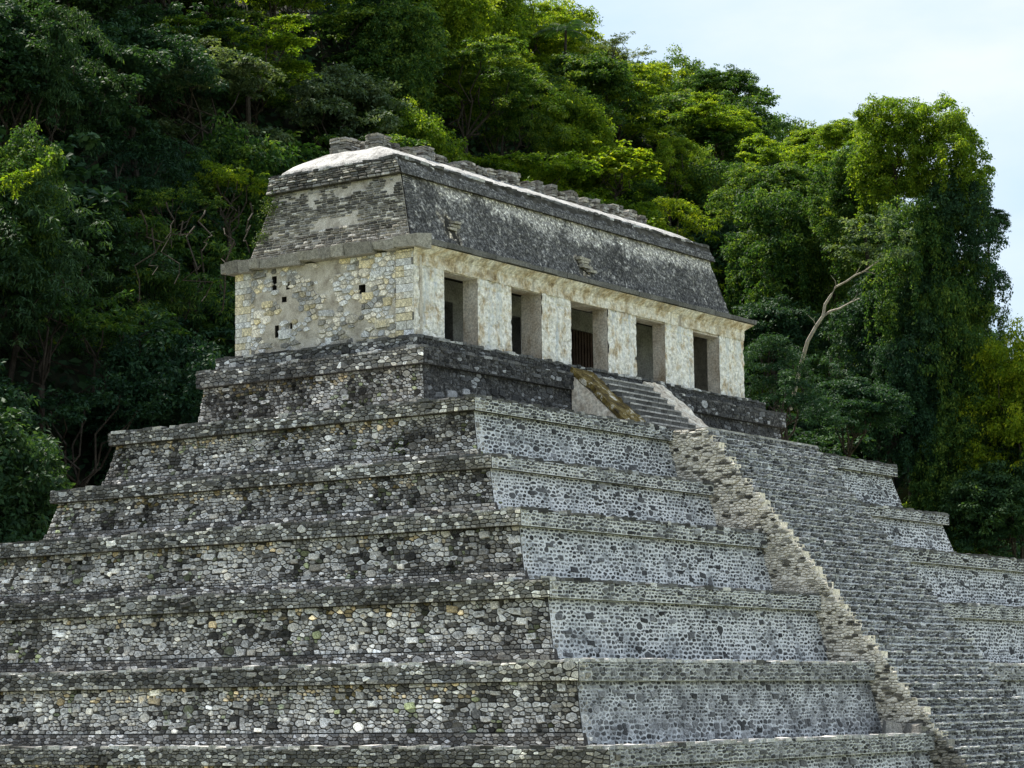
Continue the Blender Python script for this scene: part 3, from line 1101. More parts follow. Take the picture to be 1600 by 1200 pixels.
def col_mans(P, a):
    v = random.uniform(0.06, 0.26) * (1 - .45 * sstep(.05, .35, fbm((0, P[1], P[2] * .5), .9)))
    if random.random() < 0.10: v = random.uniform(.35, .5)
    c = hsv_grey(v, random.uniform(0.3, 1.6))
    k_ = random.uniform(1, 1.5); return c, tuple(x * k_ for x in c)


pm = MB()     # plaster skin behind the thin stones, shows where they are covered
e = 0.02
pm.add([(B[0] - e, B[2], B[4]), (B[0] - e, B[1], B[4]), (Tm[0] - e, Tm[1], Tm[4]), (Tm[0] - e, Tm[2], Tm[4])], [(0, 1, 2, 3)])
pm.build('side_plaster', M['joint_beige'], man)
m = MB()
panel(m, (B[0] - e, B[2], B[4]), (B[0] - e, B[1], B[4]), (Tm[0] - e, Tm[1], Tm[4]), (Tm[0] - e, Tm[2], Tm[4]), (-1, 0, .25), 0.30, 0.095, 0.008, 0.035, col_mans, thin=True, skip=plast)
panel(m, (0.42, B[1], B[4]), (1.3, B[1], B[4]), (1.55, Tm[1] - .05, Tm[4]), (Tm[0], Tm[1] - .05, Tm[4]), (0, -1, .3), 0.3, 0.1, .008, .02, lambda P, a: ((.07, .07, .075), (.1, .1, .1)), thin=True)
# crown moulding
C0 = (0.80, 1.12, 7.30, 22.62, 6.07); C1 = (0.92, 1.36, 7.25, 22.62, 6.68)
cm = MB(); frustum(cm, ring(*C0), ring(*C1))
cmo = part('crown_moulding', None, tem)
cm.build('moulding_core', M['joint_dark'], cmo)
panel(m, (C0[0], C0[2], C0[4]), (C0[0], C0[1], C0[4]), (C1[0], C1[1], C1[4]), (C1[0], C1[2], C1[4]), (-1, 0, .1), 0.28, 0.10, 0.008, 0.04, col_mans, thin=True)
m.build('coursed_stones', M['stone'], man, 'stuff')
nx, nz_ = 380, 14
vs, fs, cs = [], [], []
prof = [(0, 0), (.0, -.03), (.02, -.03), (.3, -.04), (.42, -.03), (.45, .03), (.48, .0), (.8, 0.03), (.97, .04), (1, .1)]
for r, (v, dy) in enumerate(prof):
    for c in range(nx + 1):
        x = lerp(C0[0] - .01, C0[3] + .01, c / nx)
        yy = lerp(C0[1], C1[1], v) + dy - .02 + fbm((x, 4, v), 2.4, 3) * 0.035
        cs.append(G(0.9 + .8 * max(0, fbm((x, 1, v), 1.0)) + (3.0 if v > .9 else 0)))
        vs.append((x, yy, lerp(C0[4], C1[4], v) + fbm((x, 8, v), 3) * .012))
for r in range(len(prof) - 1):
    for c in range(nx):
        q = r * (nx + 1) + c
        fs.append((q, q + 1, q + nx + 2, q + nx + 1))
m = MB(); m.add(vs, fs, cs); m.build('front_plaster', M['dark_plaster'], cmo)
m = MB(); coping(m, C1[0], C1[1], C1[2], C1[3], C1[4] + .01, 1.0, .8); m.build('coping_stones', M['stone'], cmo, 'stuff')

# white hipped roof
r0 = ring(1.22, 1.75, 7.0, 22.35, 6.70); r0b = ring(1.26, 1.80, 6.95, 22.3, 6.92); r1 = ring(2.45, 3.35, 5.85, 22.0, 7.66)
rf = part('hipped_roof', None, tem)
vs, fs = [], []
n = 40
def seg(a, b, t): return np.array(a) * (1 - t) + np.array(b) * t
loop = lambda rg, k: [seg(rg[i], rg[(i + 1) % 4], t / k) for i in range(4) for t in range(k)]
K = 60
rows = [loop(r0, K), loop(r0b, K)] + [[a * (1 - t) + b * t for a, b in zip(loop(r0b, K), loop(r1, K))] for t in (.12, .25, .4, .55, .7, .85, 1.0)]
for ri, rw in enumerate(rows):
    for p in rw:
        d = fbm(p, 0.9, 3) * 0.07 + (0.04 * math.sin(min(1, max(0, (ri - 1) / 7)) * 3.14))
        vs.append((p[0], p[1], p[2] + (d if ri else 0)))
nl_ = 4 * K
for r in range(len(rows) - 1):
    for c in range(nl_):
        fs.append((r * nl_ + c, r * nl_ + (c + 1) % nl_, (r + 1) * nl_ + (c + 1) % nl_, (r + 1) * nl_ + c))
fs.append(tuple((len(rows) - 1) * nl_ + c for c in range(nl_)))
m = MB(); m.add(vs, fs); m.build('plaster_shell', M['roof_white'], rf, smooth=True)

# stubs of the roof comb, two rows
cb = part('roof_comb', None, tem)
def stub(x0, x1, y0, y1, z0, z1, warm=0.4):
    m = MB()
    z = z0
    while z < z1 - .02:
        h = random.uniform(0.07, 0.13)
        xx = x0 + random.uniform(-.04, .03)
        xe = x1 + random.uniform(-.03, .04)
        while xx < xe - .05:
            w = min(random.uniform(.2, .5), xe - xx)
            yy = y0 + random.uniform(-.05, .03)
            while yy < y1 - .05:
                d = min(random.uniform(.25, .6), y1 - yy)
                v = random.choice((random.uniform(.10, .2), random.uniform(.18, .4)))
                m.box(xx, xx + w * .94, yy, yy + d * .96, z, z + h * .86, hsv_grey(v, random.uniform(0, 1.4) + warm), .024)
                yy += d
            xx += w
        z += h
    m.build('comb_pier', M['stone'], cb)
x = 2.62
hs = [.38, .16, .26, .40, .24, .18, .30, .34, .30, .46, .50, .30, .34, .38, .26, .44, .34, .42, .30, .46, .36, .40, .30, .28]
ws = [.8, .55, .8, .9, .8, .7, .9, .9, .8, .75, .95, .7, .7, .6, .6, .7, .8, .5, .7, .7, .5, .7, .7, .6]
k = 0
while x < 21.6:
    w = ws[k % len(ws)] * (1 if k == 0 else random.uniform(.5, .85))
    stub(x, x + w, 3.55, 4.15, 7.60, 7.76 + hs[k % len(hs)] * random.uniform(.9, 1.35))
    x += w + random.choice((.14, .2, .3, .5)); k += 1
x = 2.55
while x < 21.6:
    w = random.uniform(.6, 1.0)
    stub(x, x + w, 5.0, 5.75, 7.60, (8.2 if x < 3 else random.uniform(7.9, 8.3)))
    x += w + random.uniform(.12, .3)
# ------------------------------------------------------------------ terrain
def terrain(x, y):
    """height of the hillside behind the pyramid"""
    foot = 21.0
    d = y - foot
    base = GROUND
    if d <= 0:
        z = base
    else:
        top = 39.0
        rise_ = 1.45 * d
        z = base + min(rise_, (top - base) + (rise_ - (top - base)) * 0.12)
    fall = sstep(128, 205, x)
    z = lerp(z, base + (z - base) * 0.12, fall)
    # spur at the right that carries the tall creeper covered trees
    sp = math.exp(-((x - 82) / 17.0) ** 2 - ((y - 20) / 10.0) ** 2)
    z = max(z, base + 21 * sp)
    z += 1.2 * noise.noise(Vector((x * .05, y * .05, 2)))
    return z


def sheet(name, xs, ys, zf, mat):
    vs = [(x, y, zf(x, y)) for y in ys for x in xs]
    n = len(xs)
    fs = [(r * n + c, r * n + c + 1, (r + 1) * n + c + 1, (r + 1) * n + c) for r in range(len(ys) - 1) for c in range(n - 1)]
    m = MB(); m.add(vs, fs)
    return m.build(name, mat, None, 'structure', smooth=True)


sheet('hillside', list(np.arange(-90, 330, 5.0)), list(np.arange(19.5, 240, 3.5)), terrain, M['earth'])
m = MB()
m.quad((-2500, -2500, GROUND - .3), (2500, -2500, GROUND - .3), (2500, 2500, GROUND - .3), (-2500, 2500, GROUND - .3))
m.build('ground', M['grass'], None, 'structure')


# ------------------------------------------------------------------ foliage
def leaf_mesh(name, C, Nn, size, tint, aspect=0.45, droop=0.25):
    """C leaf base points, Nn facing normals, size lengths: each leaf two triangles folded along its rib"""
    n = len(C)
    up = rng.normal(size=(n, 3)); up[:, 2] -= droop * 2
    t = up - (up * Nn).sum(1)[:, None] * Nn
    t /= np.linalg.norm(t, axis=1)[:, None] + 1e-9
    s = np.cross(Nn, t)
    l = size[:, None]
    w = l * aspect * 0.5
    V = np.empty((n, 4, 3), np.float32)
    V[:, 0] = C
    V[:, 1] = C + t * l * 0.5 + s * w + Nn * w * 0.35
    V[:, 2] = C + t * l
    V[:, 3] = C + t * l * 0.5 - s * w + Nn * w * 0.35
    me = bpy.data.meshes.new(name)
    me.vertices.add(n * 4)
    me.vertices.foreach_set('co', V.ravel())
    me.loops.add(n * 6)
    idx = np.arange(n)[:, None] * 4 + np.array([0, 1, 2, 0, 2, 3])[None]
    me.loops.foreach_set('vertex_index', idx.ravel().astype(np.int32))
    me.polygons.add(n * 2)
    me.polygons.foreach_set('loop_start', (np.arange(n * 2) * 3).astype(np.int32))
    me.polygons.foreach_set('loop_total', np.full(n * 2, 3, np.int32))
    a = me.attributes.new('tint', 'FLOAT', 'POINT')
    a.data.foreach_set('value', np.repeat(np.clip(tint, 0, 1), 4).astype(np.float32))
    me.materials.append(M['leaf_mid'])
    me.update(calc_edges=True)
    return me


def clump_leaves(centres, radii, per, lsize, flat=0.6, upb=0.6, shell=0.5, tspread=0.2):
    """leaves spread over ellipsoidal clumps"""
    C, Nn, S_, T_ = [], [], [], []
    for c, r in zip(centres, radii):
        n = max(6, int(per * (r / 0.7) ** 2))
        d = rng.normal(size=(n, 3)); d /= np.linalg.norm(d, axis=1)[:, None]
        d[:, 2] = np.where(d[:, 2] < -0.3, -d[:, 2] * 0.8, d[:, 2])
        rad = r * (shell + (1 - shell) * rng.random(n)) * (1 + 0.25 * rng.normal(size=n) * .5)
        p = d * rad[:, None]; p[:, 2] *= flat
        nn = d * 0.5 + np.array([0, 0, upb]) + rng.normal(size=(n, 3)) * 0.45
        nn /= np.linalg.norm(nn, axis=1)[:, None]
        C.append(p + c); Nn.append(nn)
        S_.append(lsize * rng.uniform(0.6, 1.35, n))
        T_.append(rng.uniform(0.2, 0.7) + rng.normal(size=n) * tspread)
    return np.concatenate(C), np.concatenate(Nn), np.concatenate(S_), np.concatenate(T_)


def tube(mb, pts, r0, r1, k=6, col=G(1)):
    pts = [Vector(p) for p in pts]
    n = len(pts)
    rings = []
    for i, p in enumerate(pts):
        t = (pts[min(i + 1, n - 1)] - pts[max(i - 1, 0)]).normalized()
        a = t.orthogonal().normalized(); b = t.cross(a)
        r = lerp(r0, r1, i / (n - 1))
        rings.append([tuple(p + (a * math.cos(q) + b * math.sin(q)) * r) for q in [6.2832 * j / k for j in range(k)]])
    vs = [v for rg in rings for v in rg]
    fs = [(i * k + j, i * k + (j + 1) % k, (i + 1) * k + (j + 1) % k, (i + 1) * k + j) for i in range(n - 1) for j in range(k)]
    mb.add(vs, fs, [col] * len(vs))


def wander(a, b, n=5, w=0.12):
    a, b = np.array(a, float), np.array(b, float)
    L_ = np.linalg.norm(b - a)
    return [tuple(a + (b - a) * t + rng.normal(size=3) * w * L_ * math.sin(t * 3.14159) * .5) for t in np.linspace(0, 1, n)]


def make_kind(kind, seed):
    """returns crown mesh and trunk mesh; crown centre is at the origin, unit radius about 4.5 m"""
    global rng
    rng = np.random.default_rng(seed)
    cs, rs = [], []
    per, ls, flat, upb, asp, droop, shell = 95, 0.27, 0.6, 0.6, 0.5, 0.25, 0.45
    limbs = []
    tb = MB()
    if kind == 'layered':            # flat sprays in tiers
        for k in range(16):
            a = rng.uniform(0, 6.28); r = rng.uniform(1.0, 3.4); z = rng.uniform(-3.2, 2.4)
            r *= math.sqrt(max(0.15, 1 - (z / 3.4) ** 2))
            cx, cy = r * math.cos(a), r * math.sin(a)
            limbs.append((cx, cy, z))
            R0 = rng.uniform(1.3, 2.1)
            for q in range(17):
                b = rng.uniform(0, 6.28); rr = R0 * math.sqrt(rng.random())
                cs.append((cx + rr * math.cos(b), cy + rr * math.sin(b), z + 0.35 - rr * rr * .12 + rng.normal() * .15)); rs.append(rng.uniform(.32, .62))
        per, ls, flat, upb, shell = 120, 0.24, 0.42, 0.9, 0.2
    elif kind == 'round':            # billowing lobes
        for k in range(20):
            d = rng.normal(size=3); d /= np.linalg.norm(d); d[2] = abs(d[2]) * 1.3 - 0.7
            c0 = d * np.array([3.0, 3.0, 2.5]) * rng.uniform(.55, 1)
            limbs.append(tuple(c0))
            R0 = rng.uniform(1.2, 1.9)
            for q in range(16):
                e_ = rng.normal(size=3); e_ /= np.linalg.norm(e_); e_[2] = abs(e_[2]) - .25
                cs.append(tuple(c0 + e_ * R0 * rng.uniform(.7, 1.05))); rs.append(rng.uniform(.32, .65))
        per, ls = 105, 0.25
    elif kind == 'bigleaf':
        for k in range(18):
            d = rng.normal(size=3); d /= np.linalg.norm(d); d[2] = abs(d[2]) * 1.2 - 0.5
            c0 = d * np.array([3.1, 3.1, 2.4]) * rng.uniform(.6, 1)
            limbs.append(tuple(c0))
            for q in range(9):
                cs.append(tuple(c0 + rng.normal(size=3) * np.array([.8, .8, .5]))); rs.append(rng.uniform(.3, .6))
        per, ls, asp, upb, shell = 52, 0.42, 0.75, 0.8, 0.5
    elif kind == 'draped':           # creeper curtains hanging over the crown
        for k in range(15):          # lobes bulging out, each with strands hanging below it
            a = rng.uniform(0, 6.28); zl = rng.uniform(-3.2, 2.6)
            rl = rng.uniform(1.6, 2.9) * (1 if zl < 1 else .75)
            cx, cy = rl * math.cos(a), rl * math.sin(a); R0 = rng.uniform(.8, 1.35)
            for q in range(13):
                e_ = rng.normal(size=3); e_ /= np.linalg.norm(e_); e_[2] = abs(e_[2]) - .2
                cs.append((cx + e_[0] * R0, cy + e_[1] * R0, zl + e_[2] * R0)); rs.append(rng.uniform(.3, .55))
            for q in range(6):
                b_ = rng.uniform(0, 6.28); ln = rng.uniform(1.2, 4.2)
                for f_ in np.arange(0, ln, .34):
                    cs.append((cx + R0 * .85 * math.cos(b_) + rng.normal() * .1, cy + R0 * .85 * math.sin(b_) + rng.normal() * .1, zl - f_)); rs.append(rng.uniform(.22, .4) * (1 - .4 * f_ / ln))
        for k in range(45):
            a = rng.uniform(0, 6.28); r = 2.2 * math.sqrt(rng.random())
            cs.append((r * math.cos(a), r * math.sin(a), 3.3 - r * r * .22 + rng.normal() * .35)); rs.append(rng.uniform(.35, .65))
        for k in range(60):
            a = rng.uniform(0, 6.28); r = rng.uniform(.8, 2.0)
            cs.append((r * math.cos(a), r * math.sin(a), rng.uniform(-4.5, 2))); rs.append(rng.uniform(.5, .8))
        limbs = [(0, 0, 2), (1, 1, 1.5), (-1.2, .5, 1.2)]
        per, ls, flat, upb, droop = 100, 0.24, 1.0, 0.25, 0.7
    elif kind == 'feathery':         # drooping feathered fronds
        for k in range(26):
            a = rng.uniform(0, 6.28); z0 = rng.uniform(-1.5, 2.8); ln = rng.uniform(2.2, 4.0)
            for q in range(12):
                t = q / 11
                rr = ln * t
                zz = z0 + 1.3 * t - 2.6 * t * t
                cs.append((rr * math.cos(a) + rng.normal() * .12, rr * math.sin(a) + rng.normal() * .12, zz + rng.normal() * .1)); rs.append(rng.uniform(.28, .5))
            limbs.append((ln * .5 * math.cos(a), ln * .5 * math.sin(a), z0))
        limbs = limbs[:9]
        per, ls, asp, droop, upb, flat = 90, 0.30, 0.22, 0.9, 0.5, .6
    elif kind == 'open':             # sparse crown, limbs show
        for k in range(13):
            d = rng.normal(size=3); d /= np.linalg.norm(d); d[2] = abs(d[2]) * 0.8 + .05
            c0 = d * np.array([3.6, 3.6, 2.2]) * rng.uniform(.7, 1)
            limbs.append(tuple(c0))
            for q in range(8):
                cs.append(tuple(c0 + rng.normal(size=3) * np.array([.65, .65, .3]))); rs.append(rng.uniform(.28, .5))
        per, ls, flat = 90, 0.26, .6
    C, Nn, S_, T_ = clump_leaves(cs, rs, per * 1.45, ls * .82, flat, upb, shell)
    print('LEAVES', kind, len(C))
    hgt = (C[:, 2] - C[:, 2].min()) / (np.ptp(C[:, 2]) + 1e-6)
    me = leaf_mesh(kind + '_crown', C, Nn, S_, T_, asp, droop)
    tr = 0.15
    base = (0, 0, -13)
    fork = (rng.normal() * .3, rng.normal() * .3, -3.4)
    tube(tb, wander(base, fork, 6, .04), tr * 1.5, tr, 8)
    for l_ in limbs[:9]:
        tube(tb, wander(fork, tuple(np.array(l_) * .85), 6, .18), tr * .5, .03, 5)
    return me, tb.mesh('trunk', M['bark'])


KINDS = {}
sd_ = 100
for kind, nvar in (('layered', 3), ('round', 4), ('bigleaf', 2), ('draped', 3), ('feathery', 2), ('open', 2)):
    KINDS[kind] = []
    for v_ in range(nvar):
        sd_ += 1
        KINDS[kind].append(make_kind(kind, sd_))
rng = np.random.default_rng(11)
random.seed(21)

TREES = []
def tree(kind, x, y, zc, sc, mat, pale=False, rot=None, squash=1.0, label=None):
    me, tm = KINDS[kind][random.randrange(len(KINDS[kind]))]
    px, py, s = proj((x, y, zc))
    TREES.append(dict(kind=kind, x=x, y=y, z=zc, sc=sc, mat=mat, me=me, tm=tm, px=px, py=py, s=s, pale=pale,
                      rot=random.uniform(0, 6.28) if rot is None else rot, sq=squash, label=label))


def at_pixel(px, py, hc):
    """the point on the ray through a place in view that floats hc metres above the hillside"""
    d = F_ + (px - 800) / FPX * R_ - (py - 600) / FPX * U_
    s = 70.0
    while s < 330:
        P = CAM + s * d
        if P[1] > 14 and terrain(P[0], P[1]) + hc >= P[2]:
            return P, s
        s += 0.5
    return None, None


SKX = [800, 850, 885, 930, 1000, 1090, 1175, 1205, 1290, 1350, 1600]
SKY = [-400, -60, 40, 75, 85, 88, 118, 165, 188, 165, 140]
# forest on the hillside, row by row
y = 24.0
while y < 74:
    x = -45 + random.uniform(0, 5)
    while x < 190:
        jx, jy = x + random.uniform(-1.8, 1.8), y + random.uniform(-1.8, 1.8)
        hc = random.uniform(3.8, 7.5)
        zc = terrain(jx, jy) + hc
        px, py, s = proj((jx, jy, zc))
        rad = 6.0 * FPX / s
        if px > 780 and py - 3.9 * FPX / s < np.interp(px, SKX, SKY):      # the ridge is bare beyond this line
            x += 3.1
            continue
        if -rad < px < 1600 + rad and -rad < py < 900 + rad * .2:
            # not where the stonework hides it
            low = 860 if px < 160 else (680 if px < 330 else (520 if px < 1160 else (740 if px < 1400 else 880)))
            if py - rad * 0.9 < low and not (420 < px < 1100 and py - rad > 250 + max(0, (px - 600)) * .28):
                r = random.random()
                u_ = px / 1600
                kind = random.choices(('layered', 'round', 'bigleaf', 'draped', 'feathery', 'open'), (3.5, 5, 1, 5.5 if px > 600 else 2.5, 1.2, .8))[0]
                if px < 300 or py > 480:
                    mat = random.choices(('leaf_dark', 'leaf_mid', 'leaf_bright'), (7, 2.5, .2))[0]
                elif py < 420 and px > 700:
                    mat = random.choices(('leaf_mid', 'leaf_bright', 'leaf_dark', 'leaf_pale'), (6, 6, .5, .8))[0]  # extra yellow-green crowns paint in sunlit highlights on this slope
                else:
                    mat = random.choices(('leaf_dark', 'leaf_mid', 'leaf_bright', 'leaf_pale'), (2.2, 6, 1.3, .6))[0]
                tree(kind, jx, jy, zc, random.uniform(1.05, 1.5), mat)
        x += 6.2
    y += 5.2

# single trees that stand out in the view: kind, pixel x, pixel y, height over ground, scale, leaf, squash, label
FEAT = [
    ('bigleaf', 960, 262, 10, .95, 'leaf_bright', .75, 'bright yellow-green broad leaved tree just behind the middle of the roof comb'),
    ('layered', 390, 85, 8, 1.05, 'leaf_bright', .8, 'sunlit yellow-green spreading canopy high above the left end of the temple'),
    ('round', 300, 55, 7, .8, 'leaf_bright', .8, 'smaller sunlit crown left of the spreading canopy near the top edge'),
    ('open', 345, 300, 9, .78, 'leaf_bright', .9, 'bright leafy tree overhanging the left corner of the temple roof'),
    ('open', 270, 330, 8, .7, 'leaf_mid', .9, 'straggly tree with bare twigs left of the temple roof'),
    ('feathery', 60, 470, 7, 1.0, 'leaf_dark', 1.2, 'dark blue-green drooping tree at the left edge above the terraces'),
    ('draped', 25, 320, 10, .8, 'leaf_mid', 1.2, 'creeper covered tree at the left edge with a leafy shoot on top'),
    ('feathery', 70, 130, 8, 1.0, 'leaf_dark', 1.4, 'tall dark tree with hanging fronds in the top left corner'),
    ('bigleaf', 1120, 225, 10, .9, 'leaf_mid', .75, 'broad leaved tree below the ridge right of the roof'),
    ('layered', 1110, 190, 12, 1.0, 'leaf_bright', .7, 'bright layered crown on the ridge above the right end of the roof'),
    ('round', 1130, 130, 10, 1.0, 'leaf_mid', .8, 'dark topped round tree on the skyline left of the dip'),
    ('open', 960, 85, 11, .8, 'leaf_pale', .8, 'pale airy tree on the skyline beside the palm'),
    ('round', 1145, 370, 8, .8, 'leaf_pale', .9, 'pale creeper hung tree just right of the roof end'),
    ('layered', 1350, 385, 9, .95, 'leaf_pale', .62, 'pale grey-green crown over a bare forked limb'),
    ('feathery', 1290, 590, 8, .9, 'leaf_dark', .9, 'dark drooping tree above the right upper terrace'),
    ('round', 1390, 650, 7, .8, 'leaf_dark', .8, 'low dark bush above the second right terrace'),
    ('draped', 1230, 330, 9, .9, 'leaf_mid', 1.1, 'creeper draped tree between roof end and pale crown'),
    ('draped', 1230, 430, 8, .7, 'leaf_mid', 1.2, 'narrow creeper column right of the eaves'),
]
for kind, px, py, hc, sc, mt, sq, lab in FEAT:
    P, s = at_pixel(px, py, hc)
    if P is not None:
        tree(kind, P[0], P[1], P[2], sc, mt, 'pale' in lab and 'limb' in lab, None, sq, lab)
# the tall creeper tower at the right edge; leaf colours paint its lit tops and shaded right side
def atd(px, py, s):
    return CAM + s * (F_ + (px - 800) / FPX * R_ - (py - 600) / FPX * U_)
TOWER = [
    ('draped', 1400, 225, 160, 0.98, 'leaf_bright', .9, 'sunlit creeper covered tree top left of the tallest one at the right'),
    ('draped', 1470, 245, 158, 0.98, 'leaf_bright', 1.1, 'tallest creeper draped tree against the sky at the right'),
    ('draped', 1500, 370, 157, 0.92, 'leaf_dark', 1.3, 'dark creeper column on the skyline at the right edge'),
    ('draped', 1430, 420, 156, 0.98, 'leaf_mid', 1.3, 'creeper curtain below the tallest tree'),
    ('round', 1545, 350, 158, .42, 'leaf_dark', 1, 'dark leafy branch jutting out against the sky at the right'),
    ('draped', 1485, 560, 154, 0.92, 'leaf_mid', 1.6, 'green creeper curtain in the middle of the right hand thicket'),
    ('draped', 1420, 620, 153, 0.81, 'leaf_dark', 1.3, 'dark creeper mass above the third right terrace'),
    ('draped', 1485, 740, 152, 0.83, 'leaf_mid', 1.4, 'lowest green creeper curtain above the right hand ledge'),
    ('draped', 1588, 625, 151, 1.0, 'leaf_bright', 1.2, 'yellow-green hanging creeper at the right edge of the picture'),
    ('round', 1590, 740, 158, .8, 'leaf_dark', 1.1, 'dark tree low at the right edge behind the creepers'),
    ('layered', 1600, 590, 175, .6, 'leaf_mid', .8, 'small green crown below the white cloud at the right edge'),
    ('draped', 1345, 300, 165, 0.92, 'leaf_mid', 1, 'creeper covered tree in the dip of the skyline'),
    ('round', 1275, 225, 190, .8, 'leaf_bright', .8, 'sunlit low crown in the dip of the skyline'),
    ('round', 1330, 215, 185, .8, 'leaf_bright', .8, 'sunlit crown left of the creeper towers on the skyline'),
    ('draped', 1440, 520, 155, 0.86, 'leaf_dark', 1.2, 'dark creeper hanging beneath the pale grey-green crown'),
    ('layered', 1240, 262, 186, 1.1, 'leaf_bright', .9, 'sunlit layered crown right above the dark round tree of the skyline dip'),
    ('layered', 1335, 262, 172, 1.1, 'leaf_bright', .9, 'sunlit layered crown touching the left side of the creeper tower'),
    ('round', 1200, 300, 178, 1.1, 'leaf_mid', .9, 'full green crown upper right of the roof end'),
    ('draped', 1205, 400, 172, 1.2, 'leaf_mid', 1.1, 'creeper curtain directly right of the sloping roof end'),
    ('round', 1210, 520, 165, 1.1, 'leaf_dark', 1.1, 'dark round tree just right of the last pier'),
    ('draped', 1590, 700, 152, .8, 'leaf_dark', 1.1, 'dark creepers at the right edge under the yellow-green ones'),
    ('round', 1582, 790, 149, 1.15, 'leaf_dark', 1.1, 'round dark bush above the long right ledge at the picture edge'),
    ('feathery', 1225, 600, 128, .95, 'leaf_dark', 1, 'dark drooping tree hiding the foot of the bare forked limb'),
    ('round', 1320, 640, 134, .9, 'leaf_dark', .9, 'dark rounded tree right above the second right terrace'),
    ('draped', 1300, 400, 172, 1.15, 'leaf_mid', 1, 'creeper hung tree between the temple end and the bare forked limb'),
    ('round', 1385, 480, 160, 1.0, 'leaf_dark', 1.2, 'dark rounded mass right behind the forked limb'),
    ('draped', 1370, 560, 158, 1.1, 'leaf_dark', 1.1, 'dark hanging foliage below the fork, above the second terrace'),
    ('round', 1290, 300, 180, 1.1, 'leaf_mid', 1, 'rounded crown below the dip of the skyline'),
    ('layered', 1380, 330, 168, 1.1, 'leaf_bright', 1, 'layered sunlit crown left of the creeper tower'),
    ('round', 1550, 830, 150, .9, 'leaf_dark', 1, 'lowest dark bush above the ledge at the right edge'),
    ('draped', 1460, 850, 152, .9, 'leaf_mid', 1, 'green creepers reaching down behind the third right terrace'),
    ('draped', 1515, 470, 156, 0.71, 'leaf_mid', 1.2, 'narrow creeper column below the jutting branch'),
]
for kind, px, py, s, sc, mt, sq, lab in TOWER:
    P = atd(px, py, s)
    tree(kind, P[0], P[1], P[2], sc, mt, False, None, sq, lab)

KW = {'layered': 'layered', 'round': 'rounded bushy', 'bigleaf': 'broad leaved', 'draped': 'creeper draped', 'feathery': 'feathery drooping', 'open': 'loose open'}
MW = {'leaf_dark': 'dark green', 'leaf_mid': 'mid green', 'leaf_bright': 'yellow-green', 'leaf_pale': 'pale grey-green'}
def hw(px, py):
    hs_ = [(110, 'at left edge'), (230, 'above terrace corner'), (350, 'left of eaves'), (450, 'above left roof end'),
           (560, 'above first comb block'), (680, 'above left roof third'), (800, 'above mid roof'), (920, 'above right roof half'),
           (1040, 'above right comb end'), (1150, 'over right roof end'), (1260, 'right of temple'), (1380, 'near forked limb'), (1480, 'left of creeper tower'), (9999, 'at right edge')]
    return next(w for l_, w in hs_ if px < l_)
def vw(py):
    return next(w for l_, w in [(30, 'topmost'), (130, 'high'), (230, 'upper slope'), (340, 'mid slope'), (480, 'lower slope'), (640, 'low'), (9999, 'hill foot')] if py < l_)
used = {}
for t in TREES:
    if t['label'] is None:
        t['label'] = f"{vw(t['py'])} {MW[t['mat']]} {KW[t['kind']]} tree {hw(t['px'], t['py'])}"
    used.setdefault(t['label'], []).append(t)
for lab, ts in used.items():
    if len(ts) > 1:
        ts.sort(key=lambda t: t['s'])
        words = ['nearest', 'second nearest', 'third nearest', 'fourth nearest', 'fifth nearest', 'sixth nearest', 'farthest']
        for k, t in enumerate(ts):
            t['label'] = lab + ', ' + words[min(k, 6)] + ' one' if len(ts) > 2 else lab + (', the nearer one' if k == 0 else ', the farther one')
for t in TREES:
    root = thing('jungle_tree', t['label'], 'tree', (t['x'], t['y'], t['z'] - 12.0 * t['sc']), 'jungle trees behind the pyramid')
    root.rotation_euler = (0, 0, t['rot'])
    c = link('crown', t['me'], root)
    c.location = (0, 0, 12.0 * t['sc'])
    c.scale = (t['sc'], t['sc'], t['sc'] * t['sq'])
    c.material_slots[0].link = 'OBJECT'
    c.material_slots[0].material = M[t['mat']]
    k = link('trunk', t['tm'], root)
    k.location = (0, 0, 12.0 * t['sc'])
    k.scale = (t['sc'], t['sc'], t['sc'] * t['sq'])

# bare forked limb under the pale crown
P0 = atd(1262, 533, 141)
lb = thing('forked_tree', 'bare pale forked limb leaning right under the grey-green crown', 'tree', tuple(P0))
def rel(px, py, s): return tuple(atd(px, py, s) - P0)
m = MB(); tube(m, [rel(1235, 640, 143), rel(1250, 575, 142), (0, 0, 0), rel(1275, 510, 140.8), rel(1286, 494, 140.6), rel(1289, 476, 140.4), rel(1298, 462, 140.2), rel(1306, 448, 140), rel(1322, 440, 139.8), rel(1336, 430, 139.6), rel(1350, 424, 139.5), rel(1372, 408, 139.3)], .13, .035, 7)
tube(m, [rel(1286, 494, 140.6), rel(1298, 486, 140.3), rel(1312, 482, 140), rel(1328, 473, 139.8), rel(1343, 466, 139.6)], .085, .025, 6)
for (a_, b_) in (((1306, 448), (1298, 430)), ((1336, 430), (1345, 405)), ((1350, 424), (1368, 428)), ((1328, 473), (1340, 455)), ((1275, 510), (1262, 492))):
    tube(m, [rel(*a_, 139.9), rel((a_[0] + b_[0]) / 2 + 3, (a_[1] + b_[1]) / 2, 139.6), rel(*b_, 139.3)], .035, .012, 4)
m.build('trunk', M['bark_pale'], lb)
C, Nn, S_, T_ = clump_leaves([rel(px_ + rng.normal() * 9, py_ + rng.normal() * 7, 139 + rng.normal() * .8) for px_, py_ in [(1370, 400), (1350, 385), (1395, 395), (1330, 400), (1410, 375), (1380, 365), (1345, 365), (1310, 385), (1420, 400), (1360, 350), (1390, 345), (1325, 350)] for _ in range(4)], [.5] * 48, 80, .26, .5, .9, .3)
o = link('crown', leaf_mesh('limb_crown', C, Nn, S_, T_), lb); o.data.materials[0] = M['leaf_pale']

